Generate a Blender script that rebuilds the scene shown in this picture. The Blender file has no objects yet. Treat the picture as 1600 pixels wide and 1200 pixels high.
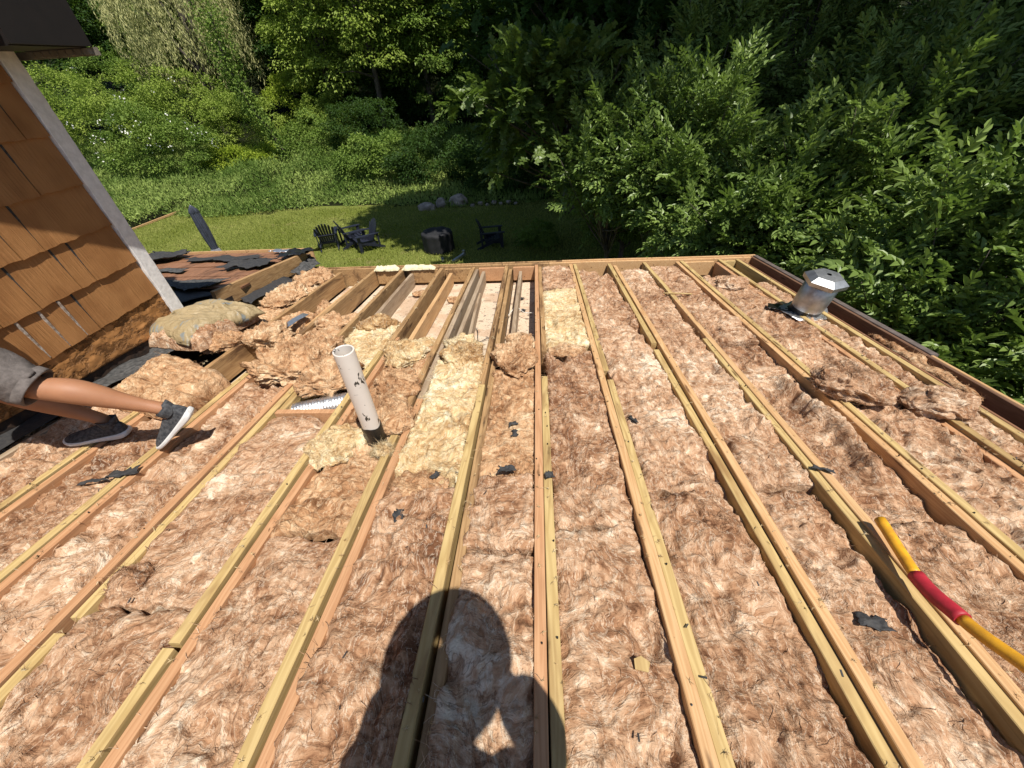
import bpy, math, random
import numpy as np
from mathutils import Vector, Matrix, Euler

# ------------------------------------------------------------------ camera, light, exposure
sc = bpy.context.scene
COL = sc.collection
CZ = 4.4                                    # camera height over the lawn
S = math.radians(7.0)                       # fall of the low-slope roof
H = 1.285                                   # camera distance from the plane of the joist tops
cam_d = bpy.data.cameras.new('camera')
cam_d.sensor_width = 36.0
cam_d.lens = 13.52
cam_d.clip_start = 0.02
cam_d.clip_end = 500
cam = bpy.data.objects.new('camera', cam_d)
COL.objects.link(cam)
CR = Matrix(((0.9978009, 0.0090763, 0.0656582),
             (0.0445334, 0.6418914, -0.7655013),
             (-0.0490934, 0.7667418, 0.6400756)))
cam.matrix_world = Matrix.Translation((0, 0, CZ)) @ CR.to_4x4()
sc.camera = cam

SUN = Vector((-0.28, 0.335, -1.0)).normalized()
world = bpy.data.worlds.new('World')
sc.world = world
world.use_nodes = True
wn = world.node_tree
wn.nodes.clear()
wo = wn.nodes.new('ShaderNodeOutputWorld')
wb = wn.nodes.new('ShaderNodeBackground')
ws = wn.nodes.new('ShaderNodeTexSky')
ws.sky_type = 'NISHITA'
ws.sun_disc = False
ws.sun_elevation = math.radians(66.4)
ws.sun_rotation = math.radians(140.1)
ws.air_density = 1.0
ws.dust_density = 0.6
wb.inputs[1].default_value = 0.085
wn.links.new(ws.outputs[0], wb.inputs[0])
wn.links.new(wb.outputs[0], wo.inputs[0])
sl = bpy.data.lights.new('sun', 'SUN')
sl.energy = 4.9
sl.angle = math.radians(0.55)
sl.color = (1.0, 0.95, 0.87)
sun = bpy.data.objects.new('sun', sl)
COL.objects.link(sun)
sun.rotation_euler = SUN.to_track_quat('-Z', 'Y').to_euler()
sun.location = (0, 0, 30)
sc.view_settings.view_transform = 'Standard'
sc.view_settings.look = 'None'
sc.view_settings.exposure = 0.42
sc.view_settings.gamma = 1.0
try:
    sc.cycles.max_bounces = 6
    sc.cycles.diffuse_bounces = 3
    sc.cycles.glossy_bounces = 3
    sc.cycles.transmission_bounces = 3
    sc.cycles.use_denoising = True
except Exception:
    pass

RNG = np.random.default_rng(7)
random.seed(7)
V3 = Vector
def W(x, y, z):                             # a point measured from the camera -> world
    return V3((x, y, z + CZ))
def R(u, v, w=0.0):                         # a point on the sloping roof -> world
    q = w - H
    return V3((u, v * math.cos(S) + q * math.sin(S), -v * math.sin(S) + q * math.cos(S) + CZ))

# ------------------------------------------------------------------ noise in numpy
def _hash(ix, iy, iz):
    h = (ix.astype(np.int64) * 374761393 + iy.astype(np.int64) * 668265263 + iz.astype(np.int64) * 2147483647) & 0xFFFFFFFF
    h = ((h ^ (h >> 13)) * 1274126177) & 0xFFFFFFFF
    h = (h ^ (h >> 16)) & 0xFFFFFF
    return h / float(0xFFFFFF)
def vnoise(p):                              # value noise, -1..1
    i = np.floor(p).astype(np.int64)
    f = p - i
    f = f * f * f * (f * (f * 6 - 15) + 10)
    r = 0
    for a in (0, 1):
        for b in (0, 1):
            for c in (0, 1):
                w = (f[:, 0] if a else 1 - f[:, 0]) * (f[:, 1] if b else 1 - f[:, 1]) * (f[:, 2] if c else 1 - f[:, 2])
                r = r + w * _hash(i[:, 0] + a, i[:, 1] + b, i[:, 2] + c)
    return r * 2 - 1
def fbm(p, o=3, g=0.5, l=2.07):
    a, s, r = 1.0, 0.0, 0
    for k in range(o):
        r = r + a * vnoise(p + 17.3 * k)
        s += a
        a *= g
        p = p * l
    return r / s
def billow(p, o=3, g=0.5):
    a, s, r = 1.0, 0.0, 0
    for k in range(o):
        r = r + a * np.abs(vnoise(p + 31.7 * k))
        s += a
        a *= g
        p = p * 2.1
    return r / s
def warp(p, s, a, o=2):
    return p + a * np.stack([fbm(p * s + 5.1, o), fbm(p * s + 41.7, o), fbm(p * s + 83.3, o)], 1)

# ------------------------------------------------------------------ object helpers
def tag(o, label=None, cat=None, group=None, kind=None):
    if label: o['label'] = label
    if cat: o['category'] = cat
    if group: o['group'] = group
    if kind: o['kind'] = kind
    return o
def empty(name, loc=(0, 0, 0), rot=(0, 0, 0)):
    o = bpy.data.objects.new(name, None)
    o.empty_display_size = 0.1
    o.location = loc
    o.rotation_euler = rot
    COL.objects.link(o)
    return o
def rempty(name, u, v, w=0, rz=0):          # an Empty lying on the roof slope
    m = Matrix.Translation(R(u, v, w)) @ Matrix.Rotation(-S, 4, 'X') @ Matrix.Rotation(rz, 4, 'Z')
    o = empty(name)
    o.matrix_world = m
    o.location, o.rotation_euler = m.to_translation(), m.to_euler()
    return o
def link(name, me, mat=None, parent=None, loc=None, rot=None):
    o = bpy.data.objects.new(name, me)
    if mat is not None:
        for m in (mat if isinstance(mat, (list, tuple)) else [mat]):
            me.materials.append(m)
    COL.objects.link(o)
    if parent is not None: o.parent = parent
    if loc is not None: o.location = loc
    if rot is not None: o.rotation_euler = rot
    return o
def npmesh(name, v, f, smooth=True, attrs=None, fmat=None):
    me = bpy.data.meshes.new(name)
    v = np.ascontiguousarray(v, dtype=np.float32)
    f = np.ascontiguousarray(f, dtype=np.int32)
    n, k = f.shape
    me.vertices.add(len(v)); me.vertices.foreach_set('co', v.ravel())
    me.loops.add(n * k); me.loops.foreach_set('vertex_index', f.ravel())
    me.polygons.add(n)
    me.polygons.foreach_set('loop_start', np.arange(0, n * k, k, dtype=np.int32))
    if fmat is not None: me.polygons.foreach_set('material_index', np.asarray(fmat, dtype=np.int32))
    me.polygons.foreach_set('use_smooth', np.full(n, smooth))
    me.update(calc_edges=True)
    if attrs:
        for an, av in attrs.items():
            at = me.attributes.new(an, 'FLOAT', 'POINT')
            at.data.foreach_set('value', np.ascontiguousarray(av, dtype=np.float32))
    return me
class MB:
    def __init__(self): self.v, self.f, self.s = [], [], []
    def add(self, vs, fs, smooth=False):
        b = len(self.v)
        self.v += [tuple(x) for x in vs]
        self.f += [tuple(b + i for i in q) for q in fs]
        self.s += [smooth] * len(fs)
    def box(self, x0, x1, y0, y1, z0, z1, M=None):
        vs = [V3(p) for p in ((x0,y0,z0),(x1,y0,z0),(x1,y1,z0),(x0,y1,z0),(x0,y0,z1),(x1,y0,z1),(x1,y1,z1),(x0,y1,z1))]
        if M is not None: vs = [M @ p for p in vs]
        self.add(vs, [(0,3,2,1),(4,5,6,7),(0,1,5,4),(1,2,6,5),(2,3,7,6),(3,0,4,7)])
    def rings(self, rings, cap=True, smooth=True, closed=True):
        n = len(rings[0]); b = []
        vs = [p for r in rings for p in r]; fs = []
        m = n if closed else n - 1
        for i in range(len(rings) - 1):
            for j in range(m):
                k = (j + 1) % n
                fs.append((i*n + j, i*n + k, (i+1)*n + k, (i+1)*n + j))
        self.add(vs, fs, smooth)
        if cap:
            L = len(self.v) - len(vs)
            self.f.append(tuple(L + j for j in range(n))[::-1]); self.s.append(False)
            self.f.append(tuple(L + (len(rings)-1)*n + j for j in range(n))); self.s.append(False)
    def tube(self, pts, rad, n=12, cap=True, ell=None, smooth=True):
        pts = [V3(p) for p in pts]
        if not hasattr(rad, '__len__'): rad = [rad] * len(pts)
        ref = V3((0.13, 0.27, 0.95)).normalized(); rs = []
        for i, p in enumerate(pts):
            t = (pts[min(i+1, len(pts)-1)] - pts[max(i-1, 0)]).normalized()
            a = ref.cross(t)
            if a.length < 1e-3: a = V3((1,0,0)).cross(t)
            a.normalize(); b = t.cross(a); ref = b.cross(t) * -1 if False else ref
            e = ell[i] if ell else 1.0
            rs.append([p + a * math.cos(q) * rad[i] + b * math.sin(q) * rad[i] * e for q in [2*math.pi*j/n for j in range(n)]])
        self.rings(rs, cap, smooth)
    def build(self, name, mat, parent=None, loc=None, rot=None):
        me = bpy.data.meshes.new(name)
        me.from_pydata(self.v, [], self.f)
        me.polygons.foreach_set('use_smooth', self.s)
        me.update()
        return link(name, me, mat, parent, loc, rot)
def catmull(P, n=6):
    P = [V3(p) for p in P]; o = []
    Q = [P[0]*2 - P[1]] + P + [P[-1]*2 - P[-2]]
    for i in range(1, len(Q) - 2):
        for k in range(n):
            t = k / n
            o.append(0.5 * ((2*Q[i]) + (Q[i+1]-Q[i-1])*t + (2*Q[i-1]-5*Q[i]+4*Q[i+1]-Q[i+2])*t*t + (3*Q[i]-Q[i-1]-3*Q[i+1]+Q[i+2])*t**3))
    o.append(P[-1])
    return o

# ------------------------------------------------------------------ materials
class NT:
    def __init__(self, name):
        self.m = bpy.data.materials.new(name); self.m.use_nodes = True
        self.t = self.m.node_tree; self.t.nodes.clear()
        self.o = self.t.nodes.new('ShaderNodeOutputMaterial')
        self.b = self.t.nodes.new('ShaderNodeBsdfPrincipled')
        self.t.links.new(self.b.outputs[0], self.o.inputs[0])
        self.tc = self.t.nodes.new('ShaderNodeTexCoord')
    def n(self, typ, ins=None, **kw):
        q = self.t.nodes.new('ShaderNode' + typ)
        for k, v in kw.items(): setattr(q, k, v)
        for k, v in (ins or {}).items(): self.set(q.inputs[k], v)
        return q
    def set(self, s, v):
        if isinstance(v, bpy.types.NodeSocket): self.t.links.new(v, s)
        else: s.default_value = v
    def rndco(self, amt=37.0):
        oi = self.n('ObjectInfo')
        c = self.n('CombineXYZ')
        m = self.n('Math', {0: oi.outputs['Random'], 1: amt}, operation='MULTIPLY')
        for i in range(3): self.t.links.new(m.outputs[0], c.inputs[i])
        return self.n('VectorMath', {0: self.tc.outputs['Object'], 1: c.outputs[0]}, operation='ADD').outputs[0]
    def map(self, co, scale=(1,1,1), rot=(0,0,0)):
        return self.n('Mapping', {'Vector': co, 'Scale': scale, 'Rotation': rot}).outputs[0]
    def noise(self, co, s, d=4, r=0.55, dist=0.0):
        return self.n('TexNoise', {'Vector': co, 'Scale': s, 'Detail': d, 'Roughness': r, 'Distortion': dist})
    def warp(self, co, s, a, d=2):
        nz = self.noise(co, s, d)
        sub = self.n('VectorMath', {0: nz.outputs['Color'], 1: (0.5, 0.5, 0.5)}, operation='SUBTRACT')
        sc_ = self.n('VectorMath', {0: sub.outputs[0], 'Scale': a}, operation='SCALE')
        return self.n('VectorMath', {0: co, 1: sc_.outputs[0]}, operation='ADD').outputs[0]
    def ramp(self, fac, stops):
        r = self.n('ValToRGB', {0: fac}); e = r.color_ramp.elements
        while len(e) < len(stops): e.new(0.5)
        for i, (p, c) in enumerate(stops):
            e[i].position = p; e[i].color = (*c, 1) if len(c) == 3 else c
        return r.outputs[0]
    def mix(self, f, a, b, mode='MIX'):
        q = self.n('Mix', data_type='RGBA', blend_type=mode)
        self.set(q.inputs[0], f)
        for i, x in ((6, a), (7, b)):
            self.set(q.inputs[i], (*x, 1) if isinstance(x, tuple) and len(x) == 3 else x)
        return q.outputs[2]
    def math(self, op, a, b=0.0, clamp=False):
        return self.n('Math', {0: a, 1: b}, operation=op, use_clamp=clamp).outputs[0]
    def bump(self, h, st, d, nrm=None):
        q = self.n('Bump', {'Height': h, 'Strength': st, 'Distance': d})
        if nrm is not None: self.set(q.inputs['Normal'], nrm)
        return q.outputs[0]
    def fin(self, col=None, rough=0.6, nrm=None, metal=0.0, spec=0.5):
        if col is not None: self.set(self.b.inputs['Base Color'], (*col, 1) if isinstance(col, tuple) and len(col) == 3 else col)
        self.set(self.b.inputs['Roughness'], rough)
        self.set(self.b.inputs['Metallic'], metal)
        self.set(self.b.inputs['Specular IOR Level'], spec)
        if nrm is not None: self.set(self.b.inputs['Normal'], nrm)
        return self.m

def mat_fluff(name, dark, mid, light, pale):
    dark, mid, light, pale = [tuple(x * .80 for x in c) for c in (dark, mid, light, pale)]
    q = NT(name)
    co = q.rndco()
    w1 = q.warp(co, 2.6, 0.30, 2)
    w2 = q.warp(w1, 8.0, 0.080, 3)
    st = q.map(w2, (9, 46, 24), (0, 0, 0.5))
    fib = q.noise(st, 1.0, 6, 0.66).outputs[0]
    st2 = q.map(w2, (44, 9, 24), (0.2, 0, 0.9))
    fib2 = q.noise(st2, 1.0, 6, 0.64).outputs[0]
    big = q.noise(w2, 5.0, 5, 0.64, 1.4).outputs[0]
    huge = q.noise(co, 1.9, 3, 0.5).outputs[0]
    f = q.math('ADD', q.math('MULTIPLY', fib, 0.42), q.math('MULTIPLY', fib2, 0.34))
    f = q.math('ADD', f, q.math('MULTIPLY', big, 0.52))
    f = q.math('ADD', f, q.math('MULTIPLY', huge, 0.34))
    oi = q.n('ObjectInfo').outputs['Random']
    f = q.math('SUBTRACT', q.math('ADD', f, q.math('MULTIPLY', oi, 0.06)), 0.334)
    c = q.ramp(f, [(0.36, dark), (0.46, mid), (0.565, light), (0.66, pale)])
    cr = q.noise(q.map(w2, (7, 15, 11), (0, 0, 0.3)), 1.0, 5, 0.6, 0.6).outputs[0]
    crk = q.math('ABSOLUTE', q.math('SUBTRACT', cr, 0.5))
    c = q.mix(q.math('MULTIPLY', q.ramp(crk, [(0.0, (1,1,1)), (0.022, (0,0,0))]), 0.62), c, tuple(x * 0.75 for x in dark))
    pl = q.noise(q.map(w2, (30, 9, 21), (0.4, 0, 1.3)), 1.0, 5, 0.6, 0.4).outputs[0]
    plk = q.math('ABSOLUTE', q.math('SUBTRACT', pl, 0.5))
    c = q.mix(q.math('MULTIPLY', q.ramp(plk, [(0.0, (1,1,1)), (0.020, (0,0,0))]), 0.55), c, pale)
    fine = q.noise(q.map(w2, (70, 260, 120), (0, 0, 0.7)), 1.0, 3, 0.7).outputs[0]
    c = q.mix(q.ramp(fine, [(0.36, (0.30,0.30,0.30)), (0.50, (0,0,0))]), c, mid)
    sp = q.noise(co, 60, 3, 0.7).outputs[0]
    c = q.mix(q.ramp(sp, [(0.73, (0,0,0)), (0.78, (1,1,1))]), c, (0.10, 0.06, 0.04))
    n1 = q.bump(big, 0.7, 0.04)
    n2 = q.bump(fib, 0.8, 0.012, n1)
    n3 = q.bump(fib2, 0.7, 0.010, n2)
    n4 = q.bump(fine, 0.5, 0.004, n3)
    return q.fin(c, 0.95, n4, spec=0.08)
M = {}
M['fluff'] = mat_fluff('brown glass wool', (0.18, 0.080, 0.040), (0.43, 0.235, 0.128), (0.66, 0.435, 0.275), (0.90, 0.75, 0.57))
M['fluff_cream'] = mat_fluff('cream glass wool', (0.32, 0.17, 0.07), (0.60, 0.39, 0.19), (0.78, 0.61, 0.35), (0.90, 0.82, 0.60))
M['fluff_tan'] = mat_fluff('tan glass wool', (0.20, 0.09, 0.04), (0.48, 0.26, 0.13), (0.68, 0.43, 0.24), (0.86, 0.68, 0.45))
M['fluff_grey'] = mat_fluff('dusty glass wool', (0.12, 0.07, 0.04), (0.34, 0.21, 0.13), (0.52, 0.36, 0.22), (0.72, 0.56, 0.40))

def mat_wood(name, a, b, stain, ring=14.0, rough=0.6, stain_amt=0.6, ends=None):
    a, b, stain = [tuple(x * .78 for x in c) for c in (a, b, stain)]
    q = NT(name)
    co = q.rndco(11.0)
    w = q.warp(co, 1.6, 0.05, 2)
    st = q.map(w, (ring * 1.3, 0.9, ring * 1.3))
    kn = q.n('TexNoise', {'Vector': q.map(co, (14, 2.4, 14)), 'Scale': 1.0, 'Detail': 2})
    ph = q.math('ADD', q.math('MULTIPLY', q.noise(st, 1.0, 2, 0.5).outputs[0], 7.0), q.math('MULTIPLY', kn.outputs[0], 2.0))
    band = q.math('FRACT', ph)
    band = q.math('PINGPONG', ph, 0.5)
    band = q.math('MULTIPLY', band, 2.0)
    fine = q.noise(q.map(co, (220, 5, 220)), 1.0, 4, 0.6).outputs[0]
    c = q.mix(q.ramp(band, [(0.1, (0,0,0)), (0.9, (1,1,1))]), a, b)
    c = q.mix(q.math('MULTIPLY', fine, 0.35), c, tuple(x * 0.55 for x in a))
    stn = q.noise(q.map(co, (9, 1.6, 9)), 1.0, 4, 0.65, 0.6).outputs[0]
    c = q.mix(q.math('MULTIPLY', q.ramp(stn, [(0.50, (0,0,0)), (0.68, (1,1,1))]), stain_amt), c, stain)
    vo = q.n('TexVoronoi', {'Vector': q.map(q.warp(co, 30, 0.01), (16, 2.3, 16)), 'Scale': 1.0})
    c = q.mix(q.ramp(vo.outputs['Distance'], [(0.08, (1,1,1)), (0.15, (0,0,0))]), c, tuple(x * 0.5 for x in stain))
    oi = q.n('ObjectInfo').outputs['Random']
    c = q.mix(q.math('MULTIPLY', oi, 0.25), c, tuple(min(1, x * 0.62) for x in a))
    n = q.bump(fine, 0.25, 0.002)
    n = q.bump(band, 0.12, 0.002, n)
    return q.fin(c, rough, n, spec=0.25)
M['treated'] = mat_wood('pressure treated pine', (0.74, 0.54, 0.24), (0.56, 0.38, 0.15), (0.28, 0.15, 0.06), stain_amt=0.8)
M['fir'] = mat_wood('orange fir', (0.74, 0.42, 0.22), (0.58, 0.29, 0.14), (0.36, 0.18, 0.08), 22.0, stain_amt=0.4)
M['fir_pale'] = mat_wood('pale fir', (0.78, 0.50, 0.25), (0.64, 0.36, 0.16), (0.42, 0.22, 0.10), 22.0, stain_amt=0.35)
M['old'] = mat_wood('old stained lumber', (0.58, 0.36, 0.17), (0.40, 0.23, 0.10), (0.12, 0.06, 0.03), 16.0, stain_amt=0.95)
M['dirty'] = mat_wood('weathered dirty lumber', (0.56, 0.43, 0.30), (0.42, 0.30, 0.19), (0.20, 0.12, 0.07), 16.0, stain_amt=0.7)
M['plank'] = mat_wood('weathered red plank', (0.40, 0.20, 0.11), (0.27, 0.13, 0.07), (0.10, 0.05, 0.03), 16.0, stain_amt=0.8)
M['fascia'] = mat_wood('brown old fascia', (0.24, 0.13, 0.08), (0.16, 0.085, 0.05), (0.08, 0.045, 0.03), 16.0, stain_amt=0.6)

def mat_simple(name, col, rough=0.6, metal=0.0, bs=0.0, bd=0.004, ns=30, var=0.3, col2=None, spec=0.5, detail=4):
    q = NT(name)
    co = q.rndco(13.0)
    nz = q.noise(co, ns, detail, 0.6).outputs[0]
    c2 = col2 if col2 else tuple(x * (1 - var) for x in col)
    c = q.mix(q.ramp(nz, [(0.38, (0,0,0)), (0.62, (1,1,1))]), col, c2)
    n = q.bump(nz, bs, bd) if bs > 0 else None
    return q.fin(c, rough, n, metal, spec)
M['black_felt'] = mat_simple('torn black roofing felt', (0.022, 0.022, 0.024), 0.75, bs=0.7, bd=0.006, ns=45, var=0.5, col2=(0.040, 0.038, 0.036))
M['tar'] = mat_simple('tar', (0.012, 0.011, 0.010), 0.32, bs=0.8, bd=0.006, ns=60)
M['felt_grey'] = mat_simple('dusty roofing felt', (0.085, 0.083, 0.08), 0.9, bs=0.6, bd=0.006, ns=35, col2=(0.03, 0.03, 0.03))
M['foam'] = mat_simple('yellow spray foam', (0.72, 0.65, 0.42), 0.7, bs=0.6, bd=0.01, ns=40, var=0.15)
M['galv'] = mat_simple('galvanised sheet', (0.50, 0.51, 0.52), 0.48, 1.0, bs=0.05, bd=0.003, ns=18, var=0.25, detail=2)
M['foil'] = mat_simple('crinkled foil', (0.82, 0.82, 0.82), 0.42, 1.0, bs=0.6, bd=0.01, ns=30, var=0.15)
M['drip_edge'] = mat_simple('dull brown drip edge', (0.20, 0.16, 0.145), 0.45, 0.3, bs=0.1, ns=15, var=0.35)
M['white_trim'] = mat_simple('white painted trim', (0.80, 0.78, 0.76), 0.6, bs=0.45, bd=0.006, ns=25, var=0.16)
M['stone'] = mat_simple('field stone', (0.42, 0.35, 0.29), 0.9, bs=0.6, bd=0.05, ns=5, var=0.45)
M['chair'] = mat_simple('dark navy plastic', (0.014, 0.017, 0.032), 0.5, ns=12, var=0.3)
M['cover'] = mat_simple('black fabric cover', (0.012, 0.012, 0.014), 0.8, bs=0.5, bd=0.03, ns=6, var=0.3)
M['umb'] = mat_simple('slate umbrella cloth', (0.035, 0.042, 0.065), 0.85, bs=0.4, bd=0.02, ns=9, var=0.45)
M['umb_lt'] = mat_simple('faded umbrella cloth', (0.17, 0.18, 0.20), 0.85, bs=0.4, bd=0.02, ns=9, var=0.35)
M['yellow'] = mat_simple('yellow handle paint', (0.70, 0.35, 0.02), 0.42, bs=0.05, ns=22, col2=(0.50, 0.24, 0.02))
M['red'] = mat_simple('red rubber grip', (0.42, 0.02, 0.035), 0.55, bs=0.1, ns=20, var=0.3)
M['short_cloth'] = mat_simple('dusty grey-brown cotton', (0.135, 0.115, 0.105), 0.95, bs=0.55, bd=0.006, ns=55, var=0.3)
M['shirt'] = mat_simple('dark cotton shirt', (0.05, 0.055, 0.065), 0.95, bs=0.4, bd=0.006, ns=30, var=0.3)
M['pants'] = mat_simple('worn work trousers', (0.09, 0.085, 0.08), 0.95, bs=0.4, bd=0.006, ns=30, var=0.3)
M['hat'] = mat_simple('straw coloured sun hat', (0.45, 0.38, 0.26), 0.9, bs=0.4, bd=0.006, ns=60, var=0.25)
M['hair'] = mat_simple('dark hair', (0.02, 0.014, 0.01), 0.7, bs=0.5, ns=60)
M['shoe'] = mat_simple('black knit shoe', (0.020, 0.022, 0.026), 0.85, bs=0.6, bd=0.004, ns=70, col2=(0.07, 0.072, 0.076))
M['sole'] = mat_simple('white foam sole', (0.64, 0.63, 0.61), 0.6, bs=0.1, ns=25, var=0.12)
M['wire'] = mat_simple('white cable', (0.75, 0.72, 0.65), 0.5)
M['bark'] = mat_simple('bark', (0.13, 0.105, 0.085), 0.95, bs=0.8, bd=0.03, ns=9, var=0.55)
M['blossom'] = mat_simple('white blossom', (0.75, 0.74, 0.68), 0.8, ns=5, var=0.1)
M['phone'] = mat_simple('black glass', (0.01, 0.01, 0.012), 0.2)
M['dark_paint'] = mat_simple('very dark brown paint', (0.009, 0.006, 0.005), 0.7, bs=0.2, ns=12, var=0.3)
M['gutter'] = mat_simple('tan eave edge', (0.20, 0.175, 0.14), 0.6, ns=12)
M['sheath'] = mat_simple('black sheathing', (0.016, 0.012, 0.010), 0.85, bs=0.7, bd=0.01, ns=18, col2=(0.05, 0.026, 0.014))  # near-black board mottled with brown
M['shadow_wood'] = mat_simple('shade dark backing', (0.06, 0.045, 0.035), 0.95, bs=0.5, ns=12)  # dark brown that stands in for the shade under the bays
M['pale_gap'] = mat_simple('bleached gap strip', (0.42, 0.38, 0.34), 0.9, bs=0.5, ns=60, col2=(0.20, 0.14, 0.10))
M['dark_gap'] = mat_simple('grey black gap strip', (0.045, 0.048, 0.046), 0.9, bs=0.5, ns=60, col2=(0.015, 0.015, 0.015))

def m_skin():
    q = NT('tanned skin'); co = q.rndco()
    nz = q.noise(co, 14, 4).outputs[0]
    c = q.mix(nz, (0.27, 0.120, 0.060), (0.37, 0.175, 0.090))
    n = q.bump(q.noise(co, 160, 3).outputs[0], 0.12, 0.002)
    q.set(q.b.inputs['Subsurface Weight'], 0.08)
    q.set(q.b.inputs['Subsurface Radius'], (0.02, 0.008, 0.004))
    return q.fin(c, 0.55, n, spec=0.35)
M['skin'] = m_skin()

def m_shingle():
    q = NT('brown painted cedar shingle'); co = q.rndco(0.0)
    st = q.noise(q.map(co, (4, 75, 5)), 1.0, 5, 0.6).outputs[0]
    nz = q.noise(co, 9, 4).outputs[0]
    c = q.mix(nz, (0.25, 0.115, 0.040), (0.33, 0.155, 0.055))
    sp = q.noise(co, 120, 2).outputs[0]
    c = q.mix(q.ramp(sp, [(0.72, (0,0,0)), (0.76, (1,1,1))]), c, (0.42, 0.14, 0.04))
    c = q.mix(q.math('MULTIPLY', st, 0.22), c, (0.16, 0.065, 0.02))
    lo = q.noise(q.map(co, (1, 5.5, 3.8)), 1.0, 2).outputs[0]
    c = q.mix(q.ramp(lo, [(0.40, (0,0,0)), (0.60, (0.5,0.5,0.5))]), c, (0.40, 0.20, 0.075))
    n = q.bump(st, 0.8, 0.006)
    n = q.bump(nz, 0.3, 0.01, n)
    return q.fin(c, 0.62, n, spec=0.3)
M['shingle'] = m_shingle()
def m_peel():
    q = NT('peeling brown paint'); co = q.rndco(0.0)
    w = q.warp(co, 12, 0.05)
    nz = q.noise(q.map(w, (1, 0.45, 1)), 24, 5, 0.65).outputs[0]
    c = q.ramp(nz, [(0.36, (0.10, 0.045, 0.015)), (0.46, (0.30, 0.135, 0.04)), (0.62, (0.42, 0.20, 0.07))])
    n = q.bump(q.ramp(nz, [(0.42, (0,0,0)), (0.52, (1,1,1))]), 0.9, 0.012)
    return q.fin(c, 0.6, n, spec=0.3)
M['peel'] = m_peel()

def m_drywall():
    q = NT('stained ceiling board'); co = q.rndco(9.0)
    nz = q.noise(co, 5, 4).outputs[0]
    c = q.mix(nz, (0.60, 0.50, 0.38), (0.52, 0.39, 0.27))
    vo = q.n('TexVoronoi', {'Vector': q.warp(co, 20, 0.03), 'Scale': 9.0})
    sel = q.n('SeparateXYZ', {0: vo.outputs['Color']}).outputs[0]
    spot = q.math('MULTIPLY', q.ramp(vo.outputs['Distance'], [(0.20, (1,1,1)), (0.28, (0,0,0))]), q.math('GREATER_THAN', sel, 0.35))
    c = q.mix(q.math('MULTIPLY', spot, 0.75), c, (0.25, 0.17, 0.12))
    d = q.noise(co, 70, 3, 0.7).outputs[0]
    c = q.mix(q.ramp(d, [(0.60, (0,0,0)), (0.65, (1,1,1))]), c, (0.12, 0.08, 0.05))
    d2 = q.noise(q.warp(co, 9, .05), 24, 3, 0.6).outputs[0]
    c = q.mix(q.ramp(d2, [(0.63, (0,0,0)), (0.66, (1,1,1))]), c, (0.15, 0.12, 0.10))
    d3 = q.noise(co, 3.2, 4, 0.6).outputs[0]
    c = q.mix(q.math('MULTIPLY', q.ramp(d3, [(0.52, (0,0,0)), (0.60, (1,1,1))]), 0.55), c, (0.40, 0.25, 0.15))
    return q.fin(c, 0.9, q.bump(d, 0.3, 0.003))
M['drywall'] = m_drywall()

def m_kraft():
    q = NT('khaki kraft paper'); co = q.rndco(0.0)
    nz = q.noise(co, 7, 4).outputs[0]
    c = q.mix(nz, (0.37, 0.28, 0.155), (0.25, 0.19, 0.10))
    ink = q.n('TexNoise', {'Vector': q.map(co, (55, 16, 10), (0, 0, 0.4)), 'Scale': 1.0, 'Detail': 2})
    patch = q.noise(co, 6.5, 2).outputs[0]
    k = q.math('MULTIPLY', q.ramp(ink.outputs[0], [(0.50, (0,0,0)), (0.56, (1,1,1))]), q.ramp(patch, [(0.55, (0,0,0)), (0.60, (1,1,1))]))
    c = q.mix(q.math('MULTIPLY', k, 0.7), c, (0.17, 0.22, 0.25))
    w = q.warp(co, 8, 0.1)
    cr = q.noise(w, 9, 3, 0.45, 0.6).outputs[0]
    cr = q.math('ABSOLUTE', q.math('SUBTRACT', cr, 0.5))
    return q.fin(c, 0.5, q.bump(cr, 0.9, 0.05), spec=0.35)
M['kraft'] = m_kraft()

def m_pvc():
    q = NT('scuffed white plastic pipe'); co = q.rndco(0.0)
    c = q.mix(q.noise(co, 12, 3).outputs[0], (0.68, 0.63, 0.57), (0.60, 0.54, 0.48))
    dr = q.noise(q.map(q.warp(co, 30, 0.02), (30, 30, 11)), 1.0, 3, 0.6).outputs[0]
    c = q.mix(q.ramp(dr, [(0.62, (0,0,0)), (0.635, (1,1,1))]), c, (0.03, 0.028, 0.024))
    dr2 = q.noise(q.map(co, (14, 14, 120)), 1.0, 3, 0.6).outputs[0]
    c = q.mix(q.ramp(dr2, [(0.70, (0,0,0)), (0.715, (1,1,1))]), c, (0.06, 0.055, 0.05))
    return q.fin(c, 0.35)
M['pvc'] = m_pvc()

def m_leaf(name, a, b, rough=0.42, trans=0.30, spec=0.35):
    q = NT(name)
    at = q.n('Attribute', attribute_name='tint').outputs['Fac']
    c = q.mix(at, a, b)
    q.fin(c, rough, None, 0.0, spec)
    tr = q.n('BsdfTranslucent', {'Color': q.mix(0.5, c, (0.20, 0.34, 0.03), 'MIX')})
    mx = q.n('MixShader', {0: trans, 1: q.b.outputs[0], 2: tr.outputs[0]})
    q.t.links.new(mx.outputs[0], q.o.inputs[0])
    return q.m
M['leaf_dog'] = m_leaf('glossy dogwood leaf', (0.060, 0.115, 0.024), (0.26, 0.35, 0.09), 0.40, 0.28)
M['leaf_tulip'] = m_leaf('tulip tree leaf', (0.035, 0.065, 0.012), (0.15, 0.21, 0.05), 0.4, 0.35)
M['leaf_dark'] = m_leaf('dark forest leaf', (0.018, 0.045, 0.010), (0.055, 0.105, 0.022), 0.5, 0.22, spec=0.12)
M['leaf_mid'] = m_leaf('mid green leaf', (0.08, 0.145, 0.025), (0.25, 0.34, 0.07), 0.5, 0.25, spec=0.12)
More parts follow.
